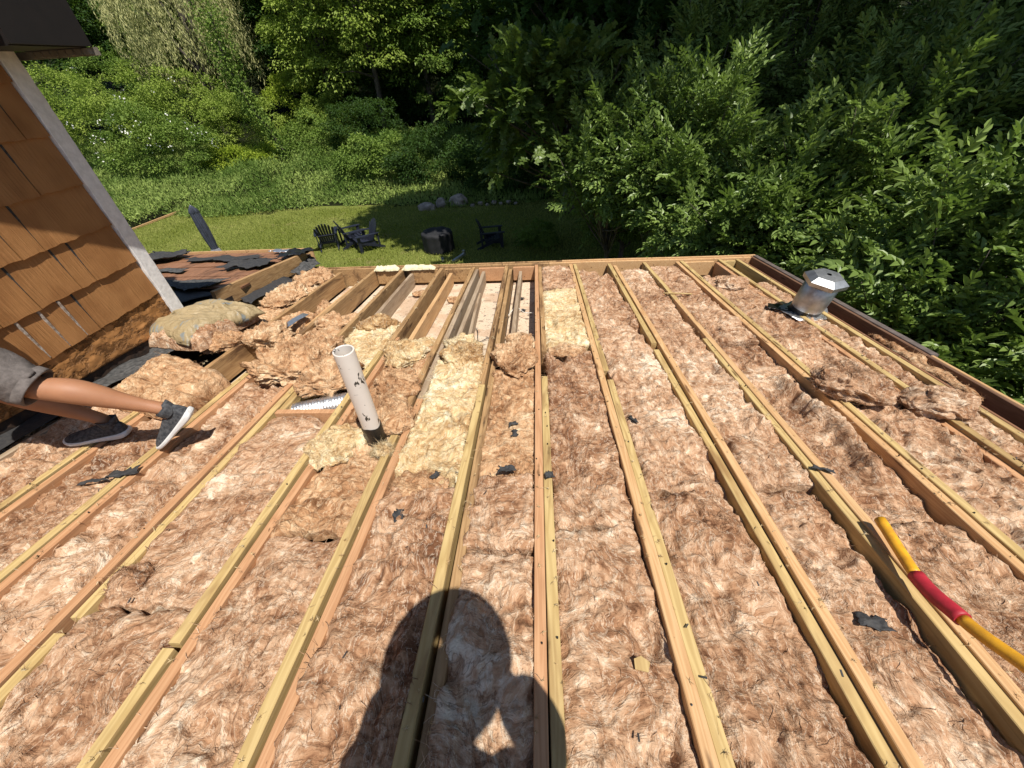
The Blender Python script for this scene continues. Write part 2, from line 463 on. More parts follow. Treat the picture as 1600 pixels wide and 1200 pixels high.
M['leaf_light'] = m_leaf('light green leaf', (0.15, 0.22, 0.03), (0.36, 0.44, 0.09), 0.5, 0.3, spec=0.12)
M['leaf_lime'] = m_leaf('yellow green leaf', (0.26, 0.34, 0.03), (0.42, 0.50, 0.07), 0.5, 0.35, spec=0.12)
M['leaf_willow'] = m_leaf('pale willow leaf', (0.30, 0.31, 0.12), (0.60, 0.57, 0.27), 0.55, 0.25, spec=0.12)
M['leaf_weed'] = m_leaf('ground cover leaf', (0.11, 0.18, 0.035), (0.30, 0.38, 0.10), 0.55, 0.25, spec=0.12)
M['blade'] = m_leaf('grass blade', (0.20, 0.235, 0.035), (0.40, 0.41, 0.12), 0.6, 0.3, spec=0.12)

def m_lawn():
    q = NT('mown lawn'); co = q.tc.outputs['Object']
    a = q.noise(co, 0.55, 4, 0.6).outputs[0]
    b = q.noise(co, 22, 4, 0.7).outputs[0]
    c = q.mix(a, (0.13, 0.16, 0.03), (0.23, 0.25, 0.055))
    c = q.mix(q.math('MULTIPLY', q.ramp(q.noise(co, 1.3, 5, 0.7).outputs[0], [(0.56, (0,0,0)), (0.70, (1,1,1))]), 0.55), c, (0.30, 0.23, 0.11))
    c = q.mix(q.ramp(b, [(0.35, (0,0,0)), (0.65, (1,1,1))]), c, q.mix(0.5, c, (0.02, 0.04, 0.006)))
    return q.fin(c, 0.95, q.bump(b, 0.9, 0.05), spec=0.1)
M['lawn'] = m_lawn()
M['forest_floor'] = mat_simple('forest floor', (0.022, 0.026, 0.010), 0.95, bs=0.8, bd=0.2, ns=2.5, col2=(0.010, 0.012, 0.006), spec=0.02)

# ------------------------------------------------------------------ ground (one sheet, rising into a wooded bank)
def gh(x, y):
    x = np.asarray(x, float); y = np.asarray(y, float)
    t = np.clip((y - 18.5) / 30.0, 0, 3.0)
    s = np.clip((-x - 17.0) / 30.0, 0, 2.0)
    return 3.4 * t ** 1.25 + 1.2 * s + 0.03 * np.sin(x * 0.7) * np.cos(y * 0.5)
def ground():
    xs = np.concatenate([np.linspace(-160, -32, 18), np.linspace(-31, 20, 103), np.linspace(21, 160, 18)])
    ys = np.concatenate([np.linspace(-60, -4, 10), np.linspace(-3, 40, 87), np.linspace(42, 160, 20)])
    X, Y = np.meshgrid(xs, ys)
    v = np.stack([X, Y, gh(X, Y)], -1).reshape(-1, 3)
    nx, ny = len(xs), len(ys)
    i = np.arange(nx * ny).reshape(ny, nx)
    f = np.stack([i[:-1, :-1], i[:-1, 1:], i[1:, 1:], i[1:, :-1]], -1).reshape(-1, 4)
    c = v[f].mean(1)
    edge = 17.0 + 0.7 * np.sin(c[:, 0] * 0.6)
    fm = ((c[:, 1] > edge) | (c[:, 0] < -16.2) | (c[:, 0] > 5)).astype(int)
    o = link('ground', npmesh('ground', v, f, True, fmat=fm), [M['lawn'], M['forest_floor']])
    tag(o, kind='structure')
ground()

# ------------------------------------------------------------------ foliage kit
def rnd_dirs(n, rng):
    d = rng.normal(size=(n, 3)); return d / np.linalg.norm(d, axis=1, keepdims=True)
def unit(a): return a / (np.linalg.norm(a, axis=1, keepdims=True) + 1e-9)
def leaves(pos, axis, nrm, L, wd, rng, fold=0.25, tint=None, shape='ovate'):
    n = len(pos); axis = unit(axis)
    side = unit(np.cross(axis, nrm)); up = np.cross(side, axis)
    L = np.broadcast_to(L, (n,))[:, None]; wd = L * wd
    if shape == 'ovate':
        P = [pos, pos + axis*L*.30 + side*wd*.46 + up*wd*fold, pos + axis*L*.66 + side*wd*.38 + up*wd*fold*.6, pos + axis*L - up*L*.14,
             pos + axis*L*.66 - side*wd*.38 + up*wd*fold*.6, pos + axis*L*.30 - side*wd*.46 + up*wd*fold]
        k = 6; F = np.array([[0, 1, 2, 3], [0, 3, 4, 5]])
    elif shape == 'lobed':
        P = [pos, pos + axis*L*.22 + side*wd*.55, pos + axis*L*.45 + side*wd*.30 + up*wd*fold*.3, pos + axis*L*.80 + side*wd*.45, pos + axis*L*.84,
             pos + axis*L*.80 - side*wd*.45, pos + axis*L*.45 - side*wd*.30 + up*wd*fold*.3, pos + axis*L*.22 - side*wd*.55]
        k = 8; F = np.array([[0, 1, 2, 3, 4], [0, 4, 5, 6, 7]])
    else:
        P = [pos, pos + axis*L*.45 + side*wd*.5 + up*wd*fold, pos + axis*L - up*L*.1, pos + axis*L*.45 - side*wd*.5 + up*wd*fold]
        k = 4; F = np.array([[0, 1, 2, 3]])
    v = np.stack(P, 1).reshape(-1, 3)
    f = (np.arange(n) * k)[:, None, None] + F[None]
    t = np.repeat(rng.random(n) if tint is None else tint, k)
    return v, f.reshape(-1, F.shape[1]), t
def cat(parts):
    vs, fs, ts, b = [], [], [], 0
    for v, f, t in parts:
        vs.append(v); fs.append(f + b); ts.append(t); b += len(v)
    return np.concatenate(vs), np.concatenate(fs), np.concatenate(ts)
def leafmesh(name, parts):
    v, f, t = cat(parts)
    return npmesh(name, v, f, False, {'tint': t})

def clump_crown(rng, rad, nclump, per, cr, L, wd, flat=0.55, shell=0.75, zmin=-0.8, shape='ovate', droop=0.2):
    """leaf clumps scattered through an ellipsoid; each clump is a dome of leaves"""
    rad = np.array(rad); parts = []
    d = rnd_dirs(nclump * 3, rng); d = d[d[:, 2] > zmin][:nclump]
    r = shell + (1.02 - shell) * rng.random(len(d))
    lump = 1 + 0.22 * vnoise(d * 2.3 + rng.random() * 50)
    cen = d * r[:, None] * lump[:, None] * rad
    cs = cr * (0.6 + 0.8 * rng.random(len(d)))
    ct = rng.random(len(d))
    n = per * len(d); ci = np.repeat(np.arange(len(d)), per)
    q = rnd_dirs(n, rng); q[:, 2] = np.abs(q[:, 2]) * 1.1 - 0.25
    q *= (0.55 + 0.5 * rng.random(n))[:, None]
    pos = cen[ci] + q * cs[ci][:, None] * np.array([1, 1, flat])
    out = unit(q + 0.7 * d[ci])
    ax = unit(out * np.array([1, 1, .4]) + rnd_dirs(n, rng) * 0.6 + np.array([0, 0, -droop]))
    nr = unit(np.array([0, 0, 1.0]) + out * 0.5 + rnd_dirs(n, rng) * 0.55)
    ls = L * (0.6 + 0.7 * rng.random(n))
    tn = np.clip(ct[ci] * 0.55 + 0.45 * rng.random(n), 0, 1)
    parts.append(leaves(pos, ax, nr, ls, wd, rng, tint=tn, shape=shape))
    return parts, cen

def limb_mesh(base, targets, r0, h, rng, lean=(0, 0), n=8):
    mb = MB()
    top = V3((lean[0], lean[1], h))
    pts = catmull([V3((0,0,-.3)), V3((lean[0]*.15 + rng.normal()*.05, lean[1]*.2, h*.33)), V3((lean[0]*.55, lean[1]*.5 + rng.normal()*.08, h*.66)), top], 5)
    rd = [r0 * (1.15 - 0.85 * i / (len(pts)-1)) for i in range(len(pts))]
    rd[0] *= 1.4
    mb.tube(pts, rd, n)
    for t in targets:
        t = V3(t); k = int(len(pts) * (0.35 + 0.5 * rng.random())); k = min(k, len(pts)-2)
        a = pts[k]; m = a.lerp(t, 0.5) + V3((rng.normal()*.12, rng.normal()*.12, rng.random()*.25 + .05)) * (t - a).length * .3
        pp = catmull([a, m, t], 4)
        mb.tube(pp, [rd[k] * 0.5 * (1 - 0.82 * i / (len(pp)-1)) for i in range(len(pp))], 6)
    return mb

def copy_tree(src, loc, rz, s, label, group=None, lean=0.0):
    r = src.copy(); COL.objects.link(r)
    r.location = loc; r.rotation_euler = (lean, 0, rz); r.scale = (s, s, s) if not hasattr(s, '__len__') else s
    for ch in [c for c in bpy.data.objects if c.parent == src]:
        c = ch.copy(); COL.objects.link(c); c.parent = r
    r['label'] = label
    if group: r['group'] = group
    return r

# ------------------------------------------------------------------ roof frame: boards, rim, ceiling boards seen in the open bays
rf = rempty('roof_frame', 0, 0, 0)
tag(rf, 'stripped flat roof frame of doubled wooden joists with insulation between them', 'roof')
def board(name, u0, u1, v0, v1, w1, dep, mat, bow=0.004, label=None, ch=0.0025, parent=None, dip=0.0, du=0.0, frame=rf):
    mb = MB(); n = max(2, int((v1 - v0) / 0.35)); rs = []
    ph = random.random() * 6
    for i in range(n + 1):
        t = i / n; v = v0 + (v1 - v0) * t
        dx = bow * math.sin(ph + t * 4.2) + du * t; dz = bow * .5 * math.sin(ph * 2 + t * 3.1) - dip * t
        a, b, c, d = u0 + dx, u1 + dx, w1 - dep + dz, w1 + dz
        rs.append([(a, v, c), (b, v, c), (b, v, d - ch), (b - ch, v, d), (a + ch, v, d), (a, v, d - ch)])
    mb.rings(rs, True, False)
    o = mb.build(name, mat, parent or frame)
    if label: o['label'] = label
    return o
T, F_, P_, O_, D_ = M['treated'], M['fir'], M['fir_pale'], M['old'], M['dirty']
dp = 0.18
# the doubled joists, from the house wall to the right edge
board('joist', -2.815, -2.777, -1.3, 2.35, -.005, dp, D_)
board('joist', -2.412, -2.374, -1.3, 1.95, 0, dp, T); board('joist', -2.365, -2.327, -1.3, 2.10, -.006, dp, F_); board('joist', -2.368, -2.330, 2.105, 4.50, -.004, dp, O_)
board('joist', -2.006, -1.968, -1.3, 2.3, 0, dp, T); board('joist', -1.960, -1.922, -1.3, 2.40, -.004, dp, F_); board('joist', -1.962, -1.924, 2.405, 4.56, -.004, dp, O_)
board('joist', -1.617, -1.579, -1.3, 2.60, 0, dp, F_); board('joist', -1.615, -1.577, 2.605, 4.56, -.002, dp, O_); board('joist', -1.573, -1.535, -1.3, .53, -.004, dp, T)
board('joist', -1.573, -1.535, .58, 2.2, -.008, dp, T)
board('joist', -1.165, -1.127, -1.3, .50, 0, dp, T); board('joist', -1.167, -1.129, .515, 2.45, -.002, dp, T)
board('joist', -1.120, -1.082, -1.3, 2.7, -.012, dp, F_); board('joist', -1.145, -1.105, 2.48, 4.56, -.002, dp, O_)
board('joist', -.765, -.727, -1.3, 1.52, 0, dp, T); board('joist', -.768, -.730, 1.53, 4.56, -.002, dp, O_)
board('joist', -.718, -.680, -1.3, 1.85, -.012, dp, F_); board('joist', -.720, -.682, 1.855, 4.50, -.014, dp, D_)
board('joist', -.362, -.324, -1.3, 1.98, 0, dp, T); board('joist', -.366, -.328, 1.99, 4.56, -.003, dp, O_)
board('joist', -.314, -.278, -1.3, 4.48, -.018, dp, O_)
board('joist', -.018, .020, -1.3, 4.56, 0, dp, F_); board('joist', .028, .066, -1.3, 2.08, -.004, dp, T)
board('joist', .028, .064, 2.42, 4.52, -.010, dp, O_)
board('joist', .385, .423, -1.3, 4.56, 0, dp, P_); board('joist', .430, .468, -1.3, 2.03, -.003, dp, T)
board('joist', .428, .464, 2.14, 4.56, -.004, dp, T)
board('joist', .822, .860, -1.3, 2.45, -.020, dp, T); board('joist', .866, .904, -1.3, 4.45, 0, dp, P_)
board('joist', .822, .860, 2.52, 4.56, -.008, dp, T)
board('joist', 1.195, 1.233, -1.3, 2.58, -.008, dp, T); board('joist', 1.239, 1.277, -1.3, 3.35, 0, dp, P_, du=-.02)
board('joist', 1.225, 1.263, 3.36, 4.56, -.004, dp, T)
board('joist', 1.600, 1.638, -1.3, 4.56, -.010, dp, P_); board('joist', 1.645, 1.683, -1.3, 4.56, 0, dp, T)
board('joist', 2.018, 2.056, -1.3, 2.0, -.020, dp, F_); board('joist', 2.062, 2.100, -1.3, 4.56, 0, dp, T)
board('joist', 2.018, 2.056, 2.2, 4.5, -.014, dp, F_)
board('joist', 2.255, 2.293, -1.3, 4.56, 0, dp, T, label='treated outer joist beside the brown fascia')
# pale and grimy inner lumber seen in the open bays
board('ceiling_joist', -2.06, -2.022, 3.05, 4.5, -.05, .14, P_, du=.03)
board('ceiling_joist', -1.50, -1.462, 2.95, 4.5, -.045, .15, D_)
board('ceiling_joist', -1.030, -.992, 2.70, 4.5, -.05, .14, P_)
board('ceiling_joist', -.640, -.602, 2.55, 4.5, -.04, .15, D_)
board('ceiling_joist', -.560, -.532, 2.45, 3.9, -.09, .09, D_, du=-.05)
board('ceiling_joist', -.205, -.170, 2.45, 4.5, -.05, .14, D_)
# far rim and blocks
def cross(name, u0, u1, v0, v1, w1, dep, mat, label=None, frame=rf):
    mb = MB(); n = max(2, int((u1 - u0) / 0.4)); rs = []; ch = .0025
    for i in range(n + 1):
        u = u0 + (u1 - u0) * i / n; d = w1 + .002 * math.sin(i * 1.3)
        rs.append([(u, v0, w1 - dep), (u, v0, d - ch), (u, v0 + ch, d), (u, v1 - ch, d), (u, v1, d - ch), (u, v1, w1 - dep)])
    mb.rings(rs, True, False)
    o = mb.build(name, mat, frame)
    if label: o['label'] = label
    return o
cross('rim_board', -2.70, 0.15, 4.575, 4.613, .006, .32, O_)
cross('rim_board', 0.153, 2.44, 4.575, 4.613, .008, .32, P_)
cross('fascia_board', -2.70, 0.30, 4.618, 4.645, .018, .22, O_)
cross('fascia_board', 0.304, 2.50, 4.618, 4.645, .022, .22, P_, label='pale far fascia board')
for a, b, m in ((-.675, -.372, F_), (-.27, -.025, F_), (-1.08, -.775, O_), (-1.53, -1.172, O_), (-1.915, -1.624, O_), (1.69, 2.012, P_), (2.105, 2.25, T)):
    cross('blocking', a, b, 4.52, 4.558, -.014, .15, m)
cross('blocking', -1.530, -1.172, 1.715, 1.753, -.012, .15, F_, label='orange block across the duct pocket')
board('blocking', -1.530, -1.492, 1.757, 2.10, -.016, .14, T)
# the right edge: old boards, deep fascia, brown metal drip edge
board('edge_board', 2.300, 2.332, -1.3, 4.55, -.045, .14, M['fascia'])
board('edge_board', 2.336, 2.352, -1.3, 4.56, -.020, .05, M['plank'])
board('ledger', 2.355, 2.440, -1.3, 4.57, -.085, .04, M['plank'], label='old ledger below the fascia')
board('fascia_board', 2.442, 2.466, -1.3, 4.60, .010, .24, M['fascia'], label='brown right fascia board')
board('trim_strip', 2.469, 2.488, -1.3, 2.25, .016, .05, P_)
board('drip_edge', 2.469, 2.515, 2.256, 4.61, .020, .05, M['drip_edge'], label='brown metal drip edge')
for (u0, u1) in ((-2.32, -2.01), (-1.915, -1.62), (-1.53, -1.17), (-1.077, -.77), (-.675, -.37), (-.273, -.022)):
    mb = MB(); mb.box(u0, u1, 1.7, 4.56, -.225, -.20)
    mb.build('ceiling_panel', M['drywall'], rf)
mb = MB(); mb.box(-2.95, 2.43, -1.35, 4.57, -.27, -.24)
mb.build('shade_backing', M['shadow_wood'], rf)  # dark sheet below the joists, coloured as the shade down there
# nail heads and a knot of foam on the rim
mb = MB()
for k in range(90):
    u = random.choice([-2.39, -1.94, -1.60, -1.145, -.745, -.34, 0.0, .05, .40, .45, .885, 1.215, 1.62, 1.66, 2.08]) + random.uniform(-.01, .01)
    v = random.uniform(.3, 4.4)
    mb.tube([(u, v, -.003), (u, v, .004)], .0030, 7)
o = mb.build('nails', M['tar'], rf)
for nm, u0, u1, sd in (('a', -1.94, -1.64, 1), ('b', -1.60, -1.20, 2)):
    g = np.linspace(0, 1, 46); h = np.linspace(0, 1, 16)
    U, Vv = np.meshgrid(g, h)
    p = np.stack([U.ravel(), Vv.ravel(), 0 * U.ravel()], 1)
    wid = .035 + .03 * billow(p * [7, 2, 1] + sd * 9, 2)
    uu = u0 + (u1 - u0) * p[:, 0]
    ang = p[:, 1] * math.pi
    rr = wid + .012 * billow(p * [22, 8, 1] + sd, 2)
    vv = 4.545 - .9 * rr * np.cos(ang) * 1.1
    ww = -.005 + rr * np.sin(ang) * .9 * np.minimum(1, np.minimum(p[:, 0], 1 - p[:, 0]) * 9) ** .5
    i = np.arange(46 * 16).reshape(16, 46)
    f = np.stack([i[:-1, :-1], i[:-1, 1:], i[1:, 1:], i[1:, :-1]], -1).reshape(-1, 4)
    link('spray_foam', npmesh('spray_foam', np.stack([uu, vv, ww], 1), f), M['foam'], rf)

# ------------------------------------------------------------------ glass wool
RM = Matrix.Rotation(-S, 4, 'X')
def fibres(rng, pts, n, L=.05, wd=.0010, up=.004):
    """loose hair-like strands lifting off a fluffy surface: thin curled ribbons"""
    k = 5
    c = pts[rng.integers(0, len(pts), n)]
    d = rnd_dirs(n, rng) * [1, 1, .25]; d = unit(d)
    s = unit(np.cross(d, rnd_dirs(n, rng)))
    cur = unit(np.cross(d, s)) * (rng.normal(size=n) * 0.5)[:, None]
    LL = (L * (.4 + rng.random(n)))[:, None]
    V = []
    for i in range(k):
        t = i / (k - 1) - .5
        p = c + d * LL * t + cur * LL * (t * t * 4 - .3) + np.array([0, 0, 1]) * (up * (1 - 3.2 * t * t))
        w = wd * (1.0 - 1.4 * abs(t)) 
        V += [p - s * w, p + s * w]
    v = np.stack(V, 1).reshape(-1, 3)
    f = []
    for i in range(k - 1): f.append([2*i, 2*i+1, 2*i+3, 2*i+2])
    f = (np.arange(n) * k * 2)[:, None, None] + np.array(f)[None]
    return v, f.reshape(-1, 4)

GW = 'glass wool batts between the joists'
def batt(label, u0, u1, v0, v1, mat='fluff', w=-.022, amp=.030, res=.0085, seed=0, sink=None, extra=None, rag=(.02, .02), nf=170, thick=.12):
    rng = np.random.default_rng(seed + 100)
    nu = max(8, int((u1 - u0) / res)); nv = max(8, int((v1 - v0) / res))
    tu = np.concatenate([[-1.5, -1.25, -1.1, -1.02], np.linspace(-1, 1, nu), [1.02, 1.1, 1.25, 1.5]])
    tv = np.concatenate([[-1.5, -1.25, -1.1, -1.02], np.linspace(-1, 1, nv), [1.02, 1.1, 1.25, 1.5]])
    A, B = np.meshgrid(tu, tv)
    a, b = A.ravel(), B.ravel()
    uc, vc = (u0 + u1) / 2, (v0 + v1) / 2
    u = uc + np.clip(a, -1, 1) * (u1 - u0) / 2
    v = vc + np.clip(b, -1, 1) * (v1 - v0) / 2
    drop = np.maximum(np.abs(a) - 1, 0) + np.maximum(np.abs(b) - 1, 0)
    p = np.stack([u, v, np.zeros_like(u) + seed * 3.1], 1)
    pw = warp(p, 5.5, .055, 2)
    pw2 = warp(pw, 9, .035, 2)
    h = 1.0 * billow(pw * [8, 5.5, 1], 2) + .75 * billow(pw2 * [19, 13, 1] + 9, 2) + .26 * billow(pw2 * [44, 26, 1], 2)
    h = (h - .66) * amp * 1.50
    h += .010 * fbm(p * 60, 2)
    h += .012 * fbm(p * 1.7, 2)
    deep = np.clip(vnoise(warp(p, 4, .12) * 6.5 + 50) - .50, 0, 1) * .13      # pits and tears
    h -= deep
    eu = (1 - np.abs(np.clip(a, -1, 1))) * (u1 - u0) / 2
    ev = (1 - np.abs(np.clip(b, -1, 1))) * (v1 - v0) / 2
    rnd = .016 * np.exp(-eu / .012) * (1 + 1.0 * vnoise(p * 9)) + .018 * np.exp(-ev / .014)
    z = w + .016 + h * .92 - rnd - drop * thick
    if sink is not None: z -= sink(u, v)
    if extra is not None: z += extra(u, v)
    ragu = (.008 * np.sign(a) + .016 * fbm(p * [0, 14, 1] + 3, 3) * np.sign(a)) * np.abs(np.clip(a, -1, 1)) ** 6
    u = u + .008 * fbm(p * 24 + 7, 2) + ragu
    v = v + .008 * fbm(p * 24 + 19, 2) + np.where(b > 0, rag[1], rag[0]) * fbm(p * [13, 0, 1] + 77, 3) * np.abs(np.clip(b, -1, 1)) ** 4 * 1.6
    V = np.stack([u - uc, v - vc, z], 1)
    n1, n2 = len(tv), len(tu)
    i = np.arange(n1 * n2).reshape(n1, n2)
    f = np.stack([i[:-1, :-1], i[:-1, 1:], i[1:, 1:], i[1:, :-1]], -1).reshape(-1, 4)
    top = V[(np.abs(a) < 1.01) & (np.abs(b) < 1.01)]
    if nf:
        fv, ff = fibres(rng, top, int(nf * (u1-u0) * (v1-v0) / .4))
        f = np.vstack([f, ff + len(V)]); V = np.vstack([V, fv])
    ed = V[(np.abs(np.abs(a) - 1) < .03) & (np.abs(b) < 1) if len(V) == len(a) else np.arange(len(a))[(np.abs(np.abs(a) - 1) < .03) & (np.abs(b) < 1)]]
    fv, ff = fibres(rng, ed, int(110 * (v1 - v0)), .055, .0013, .006)
    f = np.vstack([f, ff + len(V)]); V = np.vstack([V, fv])
    o = link('insulation_batt', npmesh('insulation_batt', V, f), M[mat])
    o.matrix_world = Matrix.Translation(R(uc, vc, 0)) @ RM
    o.location, o.rotation_euler = o.matrix_world.to_translation(), o.matrix_world.to_euler()
    tag(o, label, 'insulation', GW)
    return o

def pillow(name, label, corners, th, mat='fluff', w=0.0, seed=0, amp=.03, n=64, cat_='insulation', group='loose pieces of glass wool on the roof', fib=150, sharp=.35, lift=None):
    """a loose slab: quadrilateral plan, domed top, tucked underside"""
    rng = np.random.default_rng(seed + 500)
    c = [np.array(q, float) for q in corners]
    m = sum(c) / 4
    def side(sgn):
        g = np.linspace(-1, 1, n); A, B = np.meshgrid(g, g); a, b = A.ravel(), B.ravel()
        s, t = (a + 1) / 2, (b + 1) / 2
        pl = ((1-s)*(1-t))[:, None]*c[0] + (s*(1-t))[:, None]*c[1] + (s*t)[:, None]*c[2] + ((1-s)*t)[:, None]*c[3]
        pr = np.stack([pl[:, 0], pl[:, 1], np.full(len(a), seed * 2.7)], 1)
        e = (1 - np.abs(a) ** 6) * (1 - np.abs(b) ** 6)
        dome = np.clip(e, 0, 1) ** sharp
        pw = warp(pr, 5, .08)
        h = (billow(pw * [8, 7, 1], 3) + .5 * billow(pw * [24, 20, 1] + 5, 2) - .45) * amp * 2
        z = np.where(sgn > 0, w + dome * th, w - .02 * dome) + (h * np.clip(e, 0, 1) ** .5 if sgn > 0 else 0)
        if lift is not None: z = z + lift(pl[:, 0], pl[:, 1])
        rg = .03 * fbm(pr * 11 + 40, 3) * (np.maximum(np.abs(a), np.abs(b)) ** 3)
        V = np.stack([pl[:, 0] - m[0] + rg + .006 * fbm(pr * 30, 2), pl[:, 1] - m[1] + rg * .7, z], 1)
        i = np.arange(n * n).reshape(n, n)
        f = np.stack([i[:-1, :-1], i[:-1, 1:], i[1:, 1:], i[1:, :-1]], -1).reshape(-1, 4)
        return V, (f if sgn > 0 else f[:, ::-1])
    v1, f1 = side(1); v2, f2 = side(-1)
    V = np.vstack([v1, v2]); f = np.vstack([f1, f2 + len(v1)])
    if fib:
        fv, ff = fibres(rng, v1, fib, .05, .0010, .004)
        f = np.vstack([f, ff + len(V)]); V = np.vstack([V, fv])
    o = link(name, npmesh(name, V, f), M[mat])
    mt = Matrix.Translation(R(m[0], m[1], 0)) @ RM
    o.location, o.rotation_euler = mt.to_translation(), mt.to_euler()
    if label: tag(o, label, cat_, group)
    return o

def clod(label, u, v, w, ru, rv, rw, mat='fluff', seed=0, rz=0.0, name='insulation_tuft', fib=32, rough=.30, n=1.0):
    """a torn bunch of wool"""
    rng = np.random.default_rng(seed + 900)
    a = int(110 * n); b = int(64 * n)
    th = np.linspace(0, 2 * np.pi, a, endpoint=False); ph = np.linspace(.02, np.pi - .02, b)
    A, B = np.meshgrid(th, ph)
    d = np.stack([np.cos(A) * np.sin(B), np.sin(A) * np.sin(B), np.cos(B)], -1).reshape(-1, 3)
    q0 = d * np.array([ru, rv, rw * 1.3]) * 9 + seed * 4.3
    q = warp(q0, 1.0, .55)
    q3 = warp(q, 2.0, .25)
    sb = lambda n_: np.sqrt(n_ * n_ + .02) - .14
    r = 1 + rough * (1.6 * (sb(vnoise(q * 1.1)) - .2) + .9 * (sb(vnoise(q3 * [1.6, 3.4, 3.4])) - .2) + .45 * (sb(vnoise(q3 * [3, 8, 8] + 7)) - .2)) + .05 * fbm(q0 * 4, 2)
    rad3 = np.array([ru, rv, rw]); nn = unit(d / rad3)
    V = d * rad3 + nn * ((r - 1) * min(ru, rv) * .75)[:, None]
    V += np.stack([fbm(q0 * 1.3 + 3, 2), fbm(q0 * 1.3 + 13, 2), fbm(q0 * 1.3 + 23, 2) * .6], 1) * .030
    V[:, 2] = np.where(V[:, 2] < 0, V[:, 2] * .6, V[:, 2])
    i = np.arange(a * b).reshape(b, a); j = np.roll(i, -1, axis=1)
    f = np.stack([i[:-1], i[1:], j[1:], j[:-1]], -1).reshape(-1, 4)
    if fib:
        fv, ff = fibres(rng, V, fib * 14, .05, .0008, .002)
        f = np.vstack([f, ff + len(V)]); V = np.vstack([V, fv])
    o = link(name, npmesh(name, V, f), M[mat])
    mt = Matrix.Translation(R(u, v, w)) @ RM @ Matrix.Rotation(rz, 4, 'Z')
    o.location, o.rotation_euler = mt.to_translation(), mt.to_euler()
    tag(o, label, 'insulation', 'torn tufts of glass wool')
    return o

def sinkL(u0, a=.06, wd=.07, v0=-9, v1=9):
    return lambda u, v: a * np.exp(-np.maximum(u - u0, 0) / wd) * ((v > v0) & (v < v1))
def sinkR(u1, a=.06, wd=.07):
    return lambda u, v: a * np.exp(-np.maximum(u1 - u, 0) / wd)

# bays from the wall to the right edge
batt('dim brown batt at the foot of the house wall, left of every joist', -2.95, -2.83, -.6, 2.1, w=-.05, seed=1, nf=300)
batt('narrow brown batt in the shade under the worker, nearest the house wall', -2.775, -2.42, -.6, 2.02, w=-.02, seed=2, amp=.034)
batt('brown batt in the bay just right of the worker\'s shoes, near part', -2.325, -2.01, -.6, 2.04, w=-.028, seed=3, amp=.034)
batt('brown batt under the black felt strip, in the third bay from the wall', -1.918, -1.62, -.4, 2.2, w=-.035, seed=4, amp=.036, sink=sinkR(-1.62, .05, .06))
batt('near half of the batt left of the split treated joist at lower left', -1.532, -1.17, -.3, .62, w=-.022, seed=5)
batt('smooth pale brown batt below the orange duct block', -1.532, -1.17, .63, 1.70, w=-.020, seed=6, amp=.024)
batt('near batt right of the split treated joist, bottom edge left of the shadow', -1.079, -.77, -.2, .92, w=-.028, seed=7)
batt('batt directly in front of the white plastic pipe', -1.079, -.77, .93, 1.66, mat='fluff_tan', w=-.030, seed=8)
batt('cream wool behind the foot of the white plastic pipe', -1.075, -.77, 1.67, 2.60, mat='fluff_tan', w=-.035, seed=9, amp=.04, rag=(.01, .07))
batt('near batt half covered by the left side of the photographer\'s shadow', -.677, -.366, -.2, 1.18, w=-.024, seed=10)
batt('pale yellow batt between the pipe and the central bays, middle distance', -.677, -.37, 1.19, 2.32, mat='fluff_cream', w=-.025, seed=11, rag=(.10, .07))
batt('near batt under the middle of the photographer\'s shadow', -.275, -.022, -.2, .86, w=-.026, seed=12)
batt('batt with two black felt scraps, just left of the centre joist', -.275, -.022, .87, 1.24, w=-.016, seed=13)
batt('tan batt running up to the dark tuft left of the centre joist', -.275, -.022, 1.25, 2.22, mat='fluff_tan', w=-.028, seed=14)
batt('near batt just right of the centre joist, right of the shadow', .070, .382, -.2, .98, w=-.028, seed=15)
batt('middle batt just right of the centre joist, with a low seam', .070, .382, .99, 2.45, w=-.028, seed=16)
batt('cream yellow batt right of the open bays', .070, .382, 2.46, 3.75, mat='fluff_cream', w=-.022, seed=17, amp=.022, rag=(.09, .06))
batt('short brown batt end at the far rim, right of the open bays', .070, .382, 3.76, 4.50, w=-.020, seed=18)
batt('near batt with two small dark burn holes, lower right of centre', .472, .82, -.2, 1.16, w=-.030, seed=19, sink=sinkR(.82, .045, .05))
batt('middle batt with a torn flap, second bay right of the centre joist', .472, .82, 1.17, 2.86, w=-.026, seed=20, sink=sinkR(.82, .03, .05))
batt('far batt in the second bay right of the centre joist', .468, .82, 2.87, 4.30, w=-.024, seed=21, sink=lambda u, v: .05 * np.exp(-np.maximum(.82 - u, 0) / .04) * (v > 3.4))
batt('near batt holding the black felt lump, lower right', .908, 1.193, -.2, 1.20, w=-.036, seed=22, sink=sinkR(1.193, .055, .045))
batt('middle batt in the third bay right of the centre joist', .908, 1.193, 1.21, 3.25, w=-.026, seed=23)
batt('far batt in the third bay, ending at the far rim beside a dark gap', .908, 1.215, 3.26, 4.35, w=-.030, seed=24, sink=lambda u, v: .04 * np.exp(-np.maximum(u - .908, 0) / .03))
def roll_ridge(u, v):
    return .075 * np.exp(-((u - 1.50 - .03 * np.sin(v * 9)) / .05) ** 2) * np.clip((v - 1.15) * 6, 0, 1) * np.clip((2.15 - v) * 6, 0, 1) - .03
batt('batt with a long rolled ridge behind the yellow tool handle', 1.281, 1.597, 1.05, 2.55, w=-.030, seed=25, extra=roll_ridge, amp=.04)
batt('streaky batt to the right of the yellow tool handle', 1.281, 1.597, -.2, 1.04, w=-.036, seed=26)
batt('far pale batt in the bay left of the metal flue', 1.265, 1.597, 2.56, 4.44, w=-.026, seed=27, sink=lambda u, v: .04 * np.exp(-np.maximum(1.597 - u, 0) / .03) * (v > 3))
